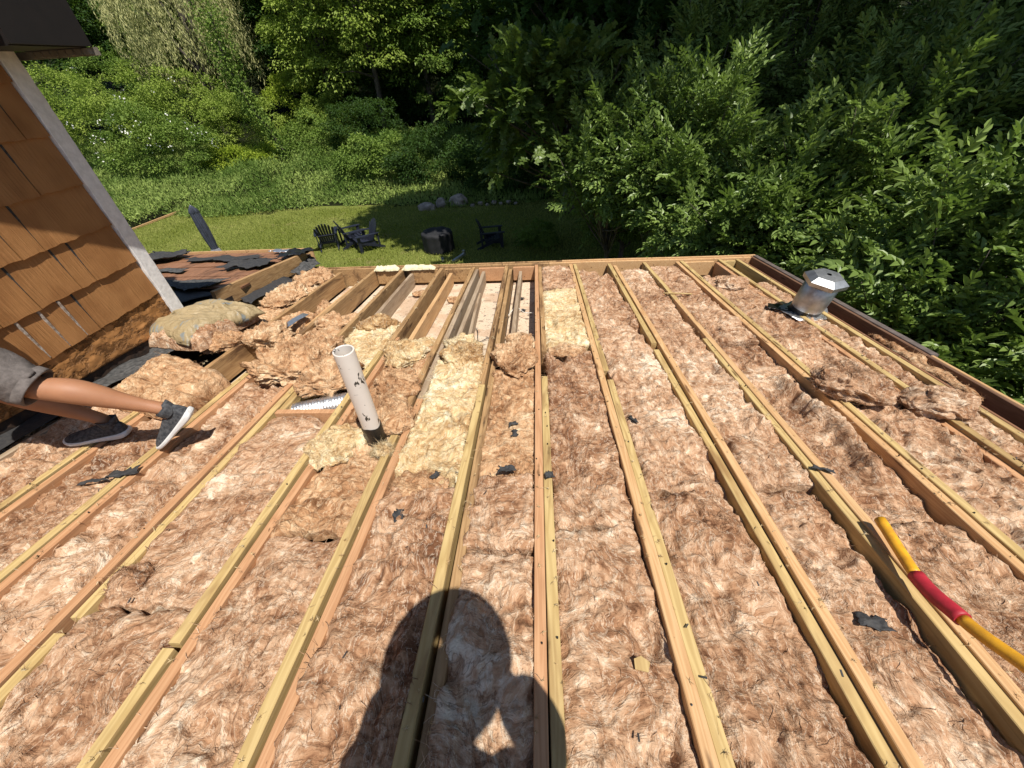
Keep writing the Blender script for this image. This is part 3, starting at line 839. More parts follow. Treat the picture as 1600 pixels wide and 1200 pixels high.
batt('near batt in the second bay from the right edge', 1.687, 2.015, -.2, 1.92, w=-.034, seed=28, amp=.038)
batt('far batt in front of the metal flue', 1.687, 2.055, 1.93, 4.02, w=-.024, seed=29)
batt('narrow near batt beside the outermost treated joist', 2.104, 2.252, -.2, 1.95, w=-.026, seed=30)
batt('narrow far batt under the metal flue flashing', 2.104, 2.252, 1.96, 3.80, w=-.026, seed=31)
batt('brown batt left over in the open bay beside the folded paper batt', -2.325, -2.065, 2.95, 3.35, mat='fluff_tan', w=-.04, seed=32)
batt('orange brown wool sheet between the rolled bunch and the tall joist face', -1.918, -1.62, 2.21, 2.95, mat='fluff_tan', w=-.02, seed=33, amp=.045, rag=(.02, .06))
batt('cream wool in the bay left of the pipe top, in front of the open bays', -1.530, -1.17, 2.25, 3.0, mat='fluff_cream', w=-.03, seed=34, amp=.03, rag=(.02, .07))
batt('scrap of batt along the left end of the far rim', -2.70, -2.42, 2.9, 4.55, mat='fluff_tan', w=-.02, seed=35, amp=.05)

clods = [(-.53, 2.85, -.17, .07, .06, .02, 'fluff_cream', 'shred of cream wool on the ceiling board two bays left of the centre joist'), (-.90, 2.75, -.12, .10, .12, .06, 'fluff_cream', 'ragged cream wool slumped into the mouth of the bay behind the pipe'),
         (-.15, 2.80, -.15, .07, .07, .035, 'fluff_tan', 'tan shred of wool on the ceiling board beside the centre joist'), (-1.35, 3.15, -.12, .11, .09, .05, 'fluff_cream', 'cream wool slumped into the open bay behind the pipe top'),
         (-1.30, 4.15, -.17, .09, .07, .02, 'fluff_tan', 'scrap of tan wool at the far end of the bay under the spray foam'), (-1.75, 3.30, -.12, .08, .12, .06, 'fluff_tan', 'tan wool slumped into the far left open bay'),
         (-.90, 3.95, -.18, .06, .10, .015, 'fluff_tan', 'thin film of wool on the ceiling board far behind the pipe'), (-2.15, 3.62, -.12, .08, .18, .06, 'fluff_tan', 'strip of tan wool left in the leftmost open bay')]
# loose slabs and bunches
pillow('loose_batt', 'big loose fluffy batt lying behind the worker\'s legs', [(-2.62, 1.78), (-2.02, 1.62), (-1.98, 2.02), (-2.72, 2.36)], .13, 'fluff_tan', -.01, 41, .035)
pb = pillow('paper_faced_batt', 'crumpled insulation batt with khaki paper facing up, at the corner of the brown wall', [(-3.00, 2.52), (-2.50, 2.42), (-2.42, 3.02), (-2.98, 3.22)], .13, 'fluff', .03, 42, .03, group=None)
def facing():
    n = 110; g = np.linspace(-1, 1, n); A, B = np.meshgrid(g, g); a, b = A.ravel(), B.ravel()
    c = [np.array(q) for q in ((-3.12, 2.60), (-2.58, 2.42), (-2.36, 3.05), (-2.98, 3.26))]
    m = sum(np.array(q, float) for q in ((-3.00, 2.52), (-2.50, 2.42), (-2.42, 3.02), (-2.98, 3.22))) / 4
    s, t = (a + 1) / 2, (b + 1) / 2
    pl = ((1-s)*(1-t))[:, None]*c[0] + (s*(1-t))[:, None]*c[1] + (s*t)[:, None]*c[2] + ((1-s)*t)[:, None]*c[3]
    pr = np.stack([pl[:, 0], pl[:, 1], np.zeros(n*n)], 1)
    e = np.clip((1 - np.abs(a) ** 4) * (1 - np.abs(b) ** 4), 0, 1)
    wr = warp(pr, 3, .22)
    z = .07 + .11 * e ** .45 + .075 * (.5 - billow(wr * [5, 8, 1], 2)) * e ** .3 + .012 * (.5 - np.abs(fbm(warp(wr, 4, .1) * 7, 2)) * 2)
    V = np.stack([pl[:, 0] - m[0] + .02 * fbm(pr * 6, 2), pl[:, 1] - m[1] + .02 * fbm(pr * 6 + 9, 2), z + .006], 1)
    i = np.arange(n*n).reshape(n, n)
    f = np.stack([i[:-1, :-1], i[:-1, 1:], i[1:, 1:], i[1:, :-1]], -1).reshape(-1, 4)
    o = link('paper_facing', npmesh('paper_facing', V, f), M['kraft'], pb)
    o.modifiers.new('s', 'SOLIDIFY').thickness = .002
facing()
clod('rolled up brown bunch of wool left of the white pipe top', -1.66, 2.28, .03, .30, .24, .13, 'fluff_tan', 1, .9, fib=112, n=1.6)
clod('smaller curl of brown wool below the rolled bunch, over the foil duct', -1.36, 2.08, .0, .20, .15, .11, 'fluff_tan', 2, .8, fib=62, n=1.3)
clod('curled wad of wool under the edge of the folded paper batt', -2.17, 2.72, .0, .17, .13, .10, 'fluff_tan', 3, .4, fib=37)
clod('orange wad in the gap between paper batt and joist', -2.45, 2.62, .0, .16, .12, .08, 'fluff_tan', 4, .7, fib=37)
clod('large bunched roll of wool across the right-hand joists', 1.73, 1.87, .045, .19, .12, .10, 'fluff', 5, -.45, fib=112, n=1.6, rough=.22)
clod('darker end of the bunched roll, nearest the right edge', 2.06, 1.72, .02, .15, .11, .085, 'fluff', 6, -.35, fib=62, n=1.3, rough=.26)
clod('grey-brown bunch wedged beside the centre joist', -.155, 2.32, .0, .125, .20, .085, 'fluff_tan', 8, .1, fib=62, n=1.2, rough=.4)
clod('pale tuft with black specks above the grey-brown bunch', -.12, 2.58, -.03, .10, .12, .08, 'fluff_tan', 9, .3, fib=37)
clod('torn cream tuft between the two joists left of centre, at the bay edge', -.52, 2.36, .0, .15, .14, .07, 'fluff_cream', 10, .4, fib=62)
clod('ragged cream tuft at the mouth of the open bay', -.58, 2.56, -.03, .13, .11, .07, 'fluff_cream', 11, .2, fib=50)
clod('torn tan tuft behind the white pipe, left side', -.95, 2.40, .0, .15, .16, .07, 'fluff_cream', 12, .5, fib=62)
clod('torn tan tuft close behind the white pipe', -.88, 1.98, .0, .13, .17, .07, 'fluff_tan', 13, .5, fib=62)
clod('orange tan tuft right of the white pipe', -.80, 1.66, .01, .11, .16, .065, 'fluff_tan', 14, .5, fib=62)
clod('cream tuft left of the pipe foot', -1.02, 1.42, -.005, .12, .13, .05, 'fluff_cream', 15, .4, fib=50)
clod('white lump of wool and foam at the pipe foot', -.775, 1.385, .0, .055, .04, .035, 'fluff_cream', 16, .4, fib=60, n=.6)
clod('cream crest of wool at the open bay right of the pipe', -1.35, 2.95, -.01, .17, .10, .06, 'fluff_cream', 17, .2, fib=37)
clod('orange crest of wool at the open bay near the far left rim', -1.78, 3.02, -.02, .14, .12, .07, 'fluff_tan', 18, .2, fib=37)
clod('fluffy heap at the far left corner of the frame', -2.55, 4.25, .0, .17, .30, .07, 'fluff_tan', 19, .0, fib=50)
clod('fluffy heap between the curb beam and the folded paper batt', -2.55, 3.65, .0, .17, .28, .09, 'fluff_tan', 20, .0, fib=50)
clod('brown bunch in the bay near the far right corner', 1.86, 3.72, .0, .13, .14, .06, 'fluff', 21, .3, fib=25)
clod('frayed brown flap on the batt right of centre', .70, 1.02, -.025, .09, .08, .028, 'fluff', 22, .4, fib=37)
for k_, (u_, v_, w_, a_, b_, c_, m_, l_) in enumerate(clods): clod(l_, u_, v_, w_, a_, b_, c_, m_, 60 + k_, .3, fib=20, n=.8)
clod('flat tan tuft lapping over the near end of the pale yellow batt', -.54, 1.17, -.018, .13, .10, .022, 'fluff_tan', 81, .2, fib=30)
clod('flat tan tuft over the near end of the cream batt right of the open bays', .22, 2.44, -.016, .13, .09, .020, 'fluff_tan', 82, .1, fib=30)
clod('wad of wool resting between the two lower left joists', -1.49, .72, -.02, .07, .06, .03, 'fluff', 24, .5, fib=25)
clod('loose wool strewn along the old ledger at the right edge', 2.40, 2.25, -.035, .04, .42, .03, 'fluff_tan', 25, .0, fib=37)

# ------------------------------------------------------------------ brown house wall at the left
hs = empty('house', W(-3.0, 2.0, -1.6))
tag(hs, 'brown shingled house wall with white corner board and dark roof overhang at the left', 'house')
def hbuild(mb, name, mat):
    o = mb.build(name, mat, hs); o.matrix_parent_inverse = Matrix.Translation(hs.location).inverted(); return o
XW = -3.0
courses = [(-1.255, -.99), (-.995, -.73), (-.735, -.47), (-.475, -.20), (-.205, .06), (.055, .32), (.315, .58), (.575, .84)]
gaps = {0: [2.135, 2.04, 1.915, 1.785, 1.60, 1.47, 1.28, 1.1, .86], 1: [2.325, 2.21, 1.94, 1.72, 1.5, 1.3, 1.0], 2: [2.185, 2.045, 1.80, 1.55, 1.3], 3: [2.38, 2.0, 1.7],
        4: [2.52, 2.2, 1.8], 5: [2.4, 2.1], 6: [2.5, 2.2], 7: [2.3]}
sg = MB(); gd = MB(); gp = MB()
for ci, (zb, zt) in enumerate(courses):
    ys = [2.668] + gaps[ci] + [-1.4]
    for k in range(len(ys) - 1):
        y1, y0 = ys[k] - .004, ys[k + 1] + .004
        n = max(2, int((y1 - y0) / .03)); jit = .004 * (random.random() - .5)
        rs = []
        for i in range(n + 1):
            y = y0 + (y1 - y0) * i / n
            zz = CZ + zb + jit + .003 * math.sin(y * 41 + ci) + .002 * math.sin(y * 97)
            t = XW + .026 + .002 * math.sin(y * 23 + ci * 2)
            rs.append([(XW, y, zz), (t, y, zz), (XW + .007, y, CZ + zt + .02), (XW, y, CZ + zt + .02)])
        sg.rings(rs, True, False)
    for k, y in enumerate(gaps[ci]):
        pale = ci == 0 and k >= 1
        sm_ = MB(); sm_.box(XW + .001, XW + (.0215 if pale else .014), y - .006, y + .006, CZ + zb + .008, CZ + zt - .01); hbuild(sm_, 'seam', M['pale_gap'] if pale else M['dark_gap'])
o = hbuild(sg, 'shingle_siding', M['shingle'])
# rough peeling skirt board that follows the roof slope
g = np.linspace(-1.4, 2.67, 200); hh = np.linspace(0, 1, 26)
A, B = np.meshgrid(g, hh); a, b = A.ravel(), B.ravel()
zl = CZ - 1.243 - a * .1228 + .015
zl = CZ + np.interp(a, [-1.4, 1.83, 2.38, 2.67], [-1.08, -1.452, -1.50, -1.53])
zu = np.full_like(a, CZ - 1.236)
z = zl + (np.maximum(zu, zl + .02) - zl) * b
p = np.stack([a, z, a * 0], 1)
x = XW + .008 + .010 * billow(warp(p, 6, .1) * [9, 22, 1], 3) + .004 * fbm(p * 60, 2)
i = np.arange(len(a)).reshape(26, 200)
f = np.stack([i[:-1, :-1], i[:-1, 1:], i[1:, 1:], i[1:, :-1]], -1).reshape(-1, 4)
V = np.stack([x, a, z], 1); back = V[:200].copy(); back[:, 0] = XW - .03
V = np.vstack([V, back]); nb = len(a)
f2 = np.stack([np.arange(199), np.arange(199) + nb, np.arange(1, 200) + nb, np.arange(1, 200)], 1)
o = link('skirt_board', npmesh('skirt_board', V, np.vstack([f, f2])), M['peel'], hs); o.matrix_parent_inverse = Matrix.Translation(hs.location).inverted()
mb = MB()                                                     # white corner board, a little wavy and chipped
rs = []
for k in range(40):
    zz = CZ - 1.50 + 2.4 * k / 39
    e = .002 * math.sin(k * 1.7); e2 = .002 * math.sin(k * 2.9 + 1)
    rs.append([(XW - .02, 2.672 + e, zz), (XW + .030, 2.672 + e, zz), (XW + .032, 2.676 + e, zz), (XW + .032, 2.774 + e2, zz), (XW + .030, 2.778 + e2, zz), (XW - .02, 2.778 + e2, zz)])
mb.rings(rs, True, False); hbuild(mb, 'corner_board', M['white_trim'])
mb = MB(); mb.box(XW - .14, XW - .001, -1.4, 2.66, CZ - 1.95, CZ + 2.2); mb.box(XW - 3.2, XW - .141, 2.60, 2.74, CZ - 4.4, CZ + 1.6)
mb.box(XW - .14, XW - .001, 2.661, 2.74, CZ - 4.4, CZ + 1.2)
hbuild(mb, 'wall_sheathing', M['sheath'])
# rake overhang: boxed tail, sloping up towards the near side
def prism(mb, poly, x0, x1):
    n = len(poly)
    vs = [(x0, y, z + CZ) for y, z in poly] + [(x1, y, z + CZ) for y, z in poly]
    fs = [tuple(range(n))[::-1], tuple(range(n, 2*n))] + [(i, (i+1) % n, (i+1) % n + n, i + n) for i in range(n)]
    mb.add(vs, fs)
mb = MB()
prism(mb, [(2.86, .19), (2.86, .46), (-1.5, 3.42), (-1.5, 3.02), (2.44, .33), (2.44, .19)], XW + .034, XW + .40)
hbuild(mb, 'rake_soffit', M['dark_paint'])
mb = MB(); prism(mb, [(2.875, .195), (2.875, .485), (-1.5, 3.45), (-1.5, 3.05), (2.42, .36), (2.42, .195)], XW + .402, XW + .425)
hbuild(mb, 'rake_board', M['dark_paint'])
mb = MB(); mb.box(XW - .4, XW + .43, 2.877, 2.90, CZ + .155, CZ + .192)
for k in range(8): mb.box(XW + .02 + k * .05, XW + .058 + k * .05, 2.85, 2.876, CZ + .160, CZ + .187)
hbuild(mb, 'eave_edge', M['gutter'])
mb = MB(); prism(mb, [(2.92, .49), (2.92, .52), (-1.5, 3.52), (-1.5, 3.49)], XW - 3.0, XW + .46)
hbuild(mb, 'roof_slab', M['felt_grey'])
# walls of the low wing under the stripped roof
mb = MB(); prism(mb, [(-1.2, -CZ), (4.40, -CZ), (4.40, -2.11), (-1.2, -1.42)], 2.30, 2.44); mb.box(-2.9, 2.30, 4.26, 4.40, 0, CZ - 2.12)
hbuild(mb, 'wing_wall', M['shingle'])
# felt strip at the foot of the wall, plus a black sheet for shade
def sheet(name, label, corners, mat, parent=None, n=(24, 14), amp=.015, seed=0, th=.003, rag=.02, catg='roofing felt', group=None, curl=0.0):
    c = [np.array(q, float) for q in corners]; m = sum(c) / 4; m[2] = c[0][2]
    A, B = np.meshgrid(np.linspace(-1, 1, n[0]), np.linspace(-1, 1, n[1])); a, b = A.ravel(), B.ravel()
    s, t = (a + 1) / 2, (b + 1) / 2
    pl = ((1-s)*(1-t))[:, None]*c[0] + (s*(1-t))[:, None]*c[1] + (s*t)[:, None]*c[2] + ((1-s)*t)[:, None]*c[3] - m
    q = np.stack([pl[:, 0] * 1., pl[:, 1], np.full(len(a), seed * 1.7)], 1)
    e = np.maximum(np.abs(a), np.abs(b)) ** 4
    L = max(np.ptp(pl[:, 0]), np.ptp(pl[:, 1]))
    pl[:, 0] += rag * fbm(q * (6 / L) + 3, 3) * e * 1.5; pl[:, 1] += rag * fbm(q * (6 / L) + 13, 3) * e * 1.5
    pl[:, 2] += amp * (billow(q * (3.2 / L), 3) * 2) + curl * (a ** 4) * np.abs(fbm(q * 2, 1))
    i = np.arange(len(a)).reshape(n[1], n[0])
    f = np.stack([i[:-1, :-1], i[:-1, 1:], i[1:, 1:], i[1:, :-1]], -1).reshape(-1, 4)
    if parent is not None:
        pl = pl + m
        o = link(name, npmesh(name, pl, f), M[mat], parent)
    else:
        o = link(name, npmesh(name, pl, f), M[mat])
        mt = Matrix.Translation(R(m[0], m[1], m[2])) @ RM
        o.location, o.rotation_euler = mt.to_translation(), mt.to_euler()
        tag(o, label, catg, group)
    md = o.modifiers.new('s', 'SOLIDIFY'); md.thickness = th
    return o
sheet('roofing_felt', 'grey-black felt strip lying along the foot of the brown wall', [(-2.98, 1.9, .0), (-2.82, 1.85, .0), (-2.74, 2.62, .01), (-2.98, 2.66, .01)], 'felt_grey', amp=.02, rag=.04)
sheet('roofing_felt', 'black sheet standing for shade in the gap under the wall, behind the worker', [(-2.98, .6, .0), (-2.84, .6, .0), (-2.82, 1.8, .0), (-2.98, 1.85, .0)], 'black_felt', amp=.02, rag=.03, seed=3)  # near-black sheet puts the gap's shade into its colour

# ------------------------------------------------------------------ old roof section behind the house corner
lr = rempty('old_roof_section', -3.0, 3.5, 0)
tag(lr, 'old plank roof with torn black felt behind the white corner board', 'roof')

ox, oy = -3.0, 3.5
mb = MB()
for k in range(11):                                           # red weathered planks, each run left-right
    v0 = 3.72 + k * .135; h_ = .10 + .004 * math.sin(k * 2.3)
    rs = []
    for j in range(9):
        u = -5.8 + (2.78 - .02 * k + .08 * math.sin(k * 5)) * j / 8
        d = .004 * math.sin(j * 1.1 + k)
        rs.append([(u - ox, v0 - oy, h_ - .02 + d), (u - ox, v0 + .127 - oy, h_ - .02 + d), (u - ox, v0 + .127 - oy, h_ + d), (u - ox, v0 - oy, h_ + d)])
    mb.rings(rs, True, False)
mb.build('roof_planks', M['plank'], lr)
mb = MB(); mb.box(-5.9 - ox, -3.03 - ox, 5.215 - oy, 5.245 - oy, -.10, .125); mb.build('fascia_board', P_, lr)
mb = MB(); mb.box(-5.9 - ox, -3.06 - ox, 3.0 - oy, 5.2 - oy, -.09, .055); mb.build('roof_deck', M['sheath'], lr)
# the curb beam along its right side
a0, a1 = V3((-3.10 - ox, 3.42 - oy, 0)), V3((-2.93 - ox, 4.86 - oy, 0))
dv = (a1 - a0).normalized(); sv = V3((dv.y, -dv.x, 0))
rs = []
for j in range(7):
    c = a0.lerp(a1, j / 6)
    rs.append([tuple(c + sv*.02 + V3((0,0,-.02))), tuple(c + sv*.02 + V3((0,0,.155))), tuple(c - sv*.02 + V3((0,0,.158))), tuple(c - sv*.02 + V3((0,0,-.02)))])
mb = MB(); mb.rings(rs, True, False); mb.build('curb_beam', O_, lr)
def S2(c, mat, **k):
    return sheet('torn_felt', None, [(x - ox, y - oy, z) for x, y, z in c], mat, parent=lr, **k)
S2([(-5.3, 3.05, .075), (-3.55, 3.1, .075), (-3.18, 3.62, .08), (-5.3, 3.75, .105)], 'black_felt', amp=.022, rag=.06, seed=1, n=(50, 16))
S2([(-5.2, 3.62, .125), (-4.2, 3.55, .125), (-4.1, 3.95, .13), (-5.2, 4.05, .13)], 'felt_grey', amp=.03, rag=.08, seed=2, n=(40, 16))
S2([(-4.3, 3.7, .125), (-3.35, 3.6, .125), (-3.25, 3.95, .125), (-4.2, 3.88, .125)], 'felt_grey', amp=.025, rag=.09, seed=3, n=(40, 16))
S2([(-5.4, 4.75, .12), (-4.75, 4.7, .12), (-4.6, 5.1, .12), (-5.3, 5.2, .12)], 'black_felt', amp=.05, rag=.08, seed=4, n=(30, 16), curl=.08)
S2([(-4.4, 4.75, .12), (-3.5, 4.65, .12), (-3.6, 4.9, .12), (-4.5, 4.92, .12)], 'black_felt', amp=.02, rag=.10, seed=5, n=(40, 14))
S2([(-3.75, 4.35, .12), (-3.15, 4.3, .13), (-3.1, 4.62, .14), (-3.6, 4.7, .12)], 'black_felt', amp=.03, rag=.08, seed=6, n=(30, 14), curl=.05)
S2([(-3.25, 4.75, .13), (-2.80, 4.62, .17), (-2.78, 5.02, .13), (-3.2, 5.15, .12)], 'tar', amp=.03, rag=.05, seed=7, n=(30, 16), curl=.06)
S2([(-2.90, 4.35, .02), (-2.74, 4.30, .02), (-2.72, 4.78, .02), (-2.88, 4.85, .10)], 'felt_grey', amp=.03, rag=.03, seed=8, n=(20, 20))
S2([(-5.0, 4.2, .12), (-4.0, 4.25, .12), (-4.1, 4.42, .12), (-5.0, 4.4, .12)], 'felt_grey', amp=.012, rag=.08, seed=9, n=(40, 12))
S2([(-3.55, 5.05, .135), (-3.22, 5.02, .135), (-3.22, 5.12, .135), (-3.5, 5.16, .135)], 'foil', amp=.012, rag=.03, seed=10)
S2([(-3.0, 3.55, .02), (-2.80, 3.5, .0), (-2.75, 4.2, .0), (-2.93, 4.3, .02)], 'black_felt', amp=.02, rag=.05, seed=11)
mb = MB(); mb.box(-5.9 - ox, -2.95 - ox, 4.95 - oy, 5.15 - oy, -2.2, -.10); mb.build('lower_wall', M['shingle'], lr)

# ------------------------------------------------------------------ things on the roof
def lathe(mb, prof, n=28, c=(0, 0)):
    mb.rings([[(c[0] + r * math.cos(2*math.pi*j/n), c[1] + r * math.sin(2*math.pi*j/n), z) for j in range(n)] for r, z in prof], False, True)
# white vent pipe
pp = empty('vent_pipe', W(-.835, 1.31, -1.56), (math.radians(0.5), math.radians(1.5), 0))
tag(pp, 'scuffed white plastic vent pipe standing up through the insulation', 'vent pipe')
mb = MB(); lathe(mb, [(.0445, -.02), (.0445, .66), (.044, .664), (.0385, .664), (.038, .66), (.038, .1)], 36); mb.build('pipe', M['pvc'], pp)
mb = MB(); lathe(mb, [(.0465, .05), (.0495, .09), (.0475, .15), (.0500, .20), (.0455, .215)], 30)
mb.v = [(x + .0015 * math.sin(7 * x * 40 + z * 90), y + .0015 * math.cos(z * 120 + x * 200), z + .006 * math.sin(math.atan2(y, x) * 3)) for x, y, z in mb.v]
mb.build('tar_collar', M['tar'], pp)
# metal flue with hexagonal cap
fl = empty('metal_flue', R(2.14, 3.02, .0), (math.radians(7), math.radians(4), 0))
fl.scale = (.93, .93, .93)
tag(fl, 'shiny galvanised flue with an angular cap near the right edge', 'flue')
mb = MB(); lathe(mb, [(.120, .055), (.121, .06), (.122, .065), (.125, .275), (.122, .277), (.118, .27), (.11, .10)], 36)
mb.v = [(x, y, z + (.02 * x if z > .05 else 0)) for x, y, z in mb.v]
mb.build('flue_body', M['galv'], fl)
mb = MB()
def capring(r, z, tw=0): return [(r * math.cos(math.radians(22 + 60*j + tw)), r * math.sin(math.radians(22 + 60*j + tw)), z) for j in range(6)]
mb.rings([capring(.120, .272), capring(.160, .285), capring(.162, .318), capring(.108, .352), capring(.02, .358)], False, False)
mb.rings([capring(.118, .274), capring(.156, .288), capring(.10, .34)], False, False)
mb.build('flue_cap', M['galv'], fl)
mb = MB(); lathe(mb, [(.117, .062), (.119, .05), (.114, .03), (.118, .008)], 30)
mb.v = [(x + .004 * math.sin(z * 300 + y * 60), y + .004 * math.sin(z * 260 + x * 70), z) for x, y, z in mb.v]
mb.build('tar_collar', M['tar'], fl)
def flash():
    n = 26; mb = MB(); c = []
    rg = []
    for k, r in enumerate(np.linspace(.10, 1, 7)):
        ring = []
        for j in range(n):
            a = 2 * math.pi * j / n
            rr = .11 + (r - .1) / .9 * (.075 + .020 * math.sin(a * 2 + .5) + .014 * math.sin(a * 5))
            ring.append((rr * math.cos(a) * 1.05, rr * math.sin(a) * .95, .004 + .008 * math.sin(a * 4 + k) * r + .004 * math.sin(a * 9 + k * 2) - .1228 * rr * math.sin(a) * .95))
        rg.append(ring)
    mb.rings(rg, False, True)
    o = mb.build('flashing', M['foil'], fl); o.modifiers.new('s', 'SOLIDIFY').thickness = .0015
flash()
sheet('roofing_felt', 'black patch of felt and painted flue shadow left of the metal flue base', [(1.88, 3.06, .015), (2.07, 2.96, .015), (2.11, 3.10, .015), (1.93, 3.17, .015)], 'tar', amp=.008, rag=.01, seed=21)  # tar-black sheet covers the felt and paints in the flue's cast shadow
# flexible foil duct in its pocket
dt = rempty('foil_duct', -1.34, 1.88, -.07)
tag(dt, 'ribbed silver flexible duct in the pocket behind the orange block', 'duct')
mb = MB(); pts = [V3((-.20, -.07, -.03)) + (V3((.44, .12, .03)) * (i / 90)) for i in range(91)]
mb.tube(pts, [.062 + .0045 * math.sin(i * 2 * math.pi / 3.4) for i in range(91)], 22)
mb.build('duct_sleeve', M['foil'], dt)
o = sheet('foil_strip', 'strip of silver foil tape lying on the joist below the folded paper batt', [(-2.20, 2.62, .02), (-2.12, 2.60, .02), (-2.02, 3.12, .03), (-2.09, 3.14, .03)], 'foil', amp=.006, rag=.008, seed=31, catg='foil tape')
# white cables across the open bays
def rod(name, label, catg, pts, r, mat, n=8):
    c = V3(pts[0]); e = rempty(name, *c)
    bpy.data.objects.remove(e)
    mb = MB(); mb.tube([V3(p) - c for p in catmull(pts, 6)], r, n)
    o = mb.build(name, mat); mt = Matrix.Translation(R(*c)) @ RM
    o.location, o.rotation_euler = mt.to_translation(), mt.to_euler()
    return tag(o, label, catg)
rod('cable', 'thin white cable crossing the open bay left of the centre joist', 'cable', [(-.27, 3.42, -.15), (-.2, 3.55, -.12), (-.12, 3.44, -.13), (-.025, 3.40, -.12)], .004, M['wire'])
rod('cable', 'thin grey cable looped on the ceiling board two bays left of the centre joist', 'cable', [(-.66, 3.05, -.17), (-.55, 3.2, -.185), (-.5, 2.95, -.185), (-.42, 3.0, -.18), (-.375, 2.85, -.17)], .0035, M['dark_gap'])
rod('wooden_stick', 'short pale stick lying across the joist at far right of centre', 'stick', [(1.17, 3.50, .004), (1.29, 3.47, .010), (1.41, 3.46, .004)], .006, T)
# torn black scraps
GS = 'scraps of black felt on the insulation'
def scrap(label, u, v, w, lx, ly, seed, rz=0, mat='black_felt'):
    c, s_ = math.cos(rz), math.sin(rz)
    q = [(-lx/2, -ly/2), (lx/2, -ly*.35), (lx*.42, ly/2), (-lx*.4, ly*.4)]
    sheet('felt_scrap', label, [(u + a*c - b*s_, v + a*s_ + b*c, w) for a, b in q], mat, n=(16, 12), amp=.010, seed=seed, rag=.25 * ly, catg='felt scrap', group=GS)
scrap('broad end of the long black scrap lying over the joist at left', -1.98, 1.215, .008, .13, .055, 51, .25)
scrap('thin pointed tail of the long black scrap at left', -2.09, 1.17, .0, .13, .022, 52, .3)
scrap('small black scrap on the batt left of the centre joist', -.145, 1.262, .0, .075, .045, 53, .1)
scrap('tiny black scrap stuck on the centre joist', .048, 1.225, .003, .04, .035, 54, 0)
scrap('small dark scrap on wool lower right of the white pipe', -.575, 1.005, -.004, .045, .055, 55, .4)
scrap('black scrap on the joist above the yellow tool handle', 1.235, 1.265, .006, .085, .022, 56, -.5)
scrap('oval black felt lump on the batt at lower right', 1.02, .645, -.015, .085, .045, 57, -.35)
scrap('tiny black scrap near the far end of the bay left of the centre joist', -.135, 1.60, -.005, .05, .03, 58, .3)
scrap('wispy dark scrap on the bay left of the centre joist', -.12, 1.52, -.005, .03, .06, 59, .1)
scrap('dark spot of felt on wool right of the pipe foot', -.47, 1.23, -.006, .03, .05, 60, -.4)
scrap('little dark scrap on the second joist pair right of centre', .50, 1.63, .0, .018, .06, 61, .3)
scrap('small black chip in the foot of the worn bay near the lower right', .665, .50, -.03, .022, .016, 62, .3)
scrap('tiny dark chip deep in the wool at the lower right of centre', .675, .41, -.03, .03, .018, 63, -.3)
scrap('dark curl of felt on the far open bay floor', -.16, 3.95, -.185, .06, .05, 64, .5)
scrap('grey black crumb on the ceiling board near the centre joist', -.13, 3.62, -.185, .05, .05, 65, .9)
mb = MB(); mb.add([(-.02, -.012, 0), (.016, -.018, .003), (.026, .006, .006), (.004, .022, .004), (-.018, .014, .002)], [(0, 1, 2, 3, 4)])
o = mb.build('wood_chip', M['treated']); o.location = R(.29, .505, -.006); o.rotation_euler = (-S, .15, 0); o.modifiers.new('s', 'SOLIDIFY').thickness = .003
tag(o, 'small pale yellow wood chip on the batt right of the shadow', 'wood chip')
mb = MB()
for k in range(90):                                          # splinters and crumbs strewn about
    u = random.uniform(-2.7, 2.2); v = random.uniform(.3, 4.3); w = .004 + random.random() * .006; a = random.random() * 3.2; L = random.uniform(.003, .010); t = random.uniform(.0012, .003)
    Mx = Matrix.Translation((u, v, w)) @ Matrix.Rotation(a, 4, 'Z') @ Matrix.Rotation(random.uniform(-.5, .5), 4, 'Y')
    mb.box(-L, L, -t, t, -t*.5, t*.5, Mx)
o = mb.build('debris', M['black_felt']); mt = Matrix.Translation(R(0, 0, 0)) @ RM; o.location, o.rotation_euler = mt.to_translation(), mt.to_euler()
tag(o, 'tiny dark splinters and crumbs strewn over the insulation', 'debris', kind='stuff')

rng = np.random.default_rng(77); n = 900
us = rng.choice([-2.39, -2.345, -1.985, -1.94, -1.60, -1.555, -1.145, -1.10, -.745, -.70, -.343, -.295, 0.0, .046, .404, .449, .841, .885, 1.214, 1.258, 1.62, 1.664, 2.037, 2.081, 2.274], n) + rng.uniform(-.02, .02, n)
base = np.stack([us, rng.uniform(.2, 4.4, n), np.full(n, .003)], 1)
fv, ff = fibres(rng, base, 2600, .018, .0011, .002)
o = link('wool_flecks', npmesh('wool_flecks', fv, ff), M['fluff_cream']); mt = Matrix.Translation(R(0, 0, 0)) @ RM; o.location, o.rotation_euler = mt.to_translation(), mt.to_euler()
tag(o, 'fine flecks of wool fibre scattered on the joist tops', 'fibre flecks', kind='stuff')

# yellow tool handle with red grip
tl = rempty('long_handled_tool', 1.235, .965, .05)
tag(tl, 'yellow tool handle with red grip resting on the joist at lower right', 'tool')

hp = [(.01, .01, 0), (-.012, -.11, -.004), (-.035, -.205, .002), (-.045, -.27, .014), (-.045, -.33, .03), (-.045, -.40, .05), (-.03, -.52, .09), (0.0, -.75, .16)]
hp = catmull(hp, 5)
def seg(i0, i1, r, mat, name, k=12):
    mb = MB(); pts = hp[i0:i1 + 1]
    mb.tube(pts, [r] * len(pts), 18, True)
    return mb.build(name, mat, tl)
seg(0, 10, .0175, M['yellow'], 'handle')
g_ = seg(10, 22, .0225, M['red'], 'grip')
seg(22, len(hp) - 1, .0175, M['yellow'], 'handle')

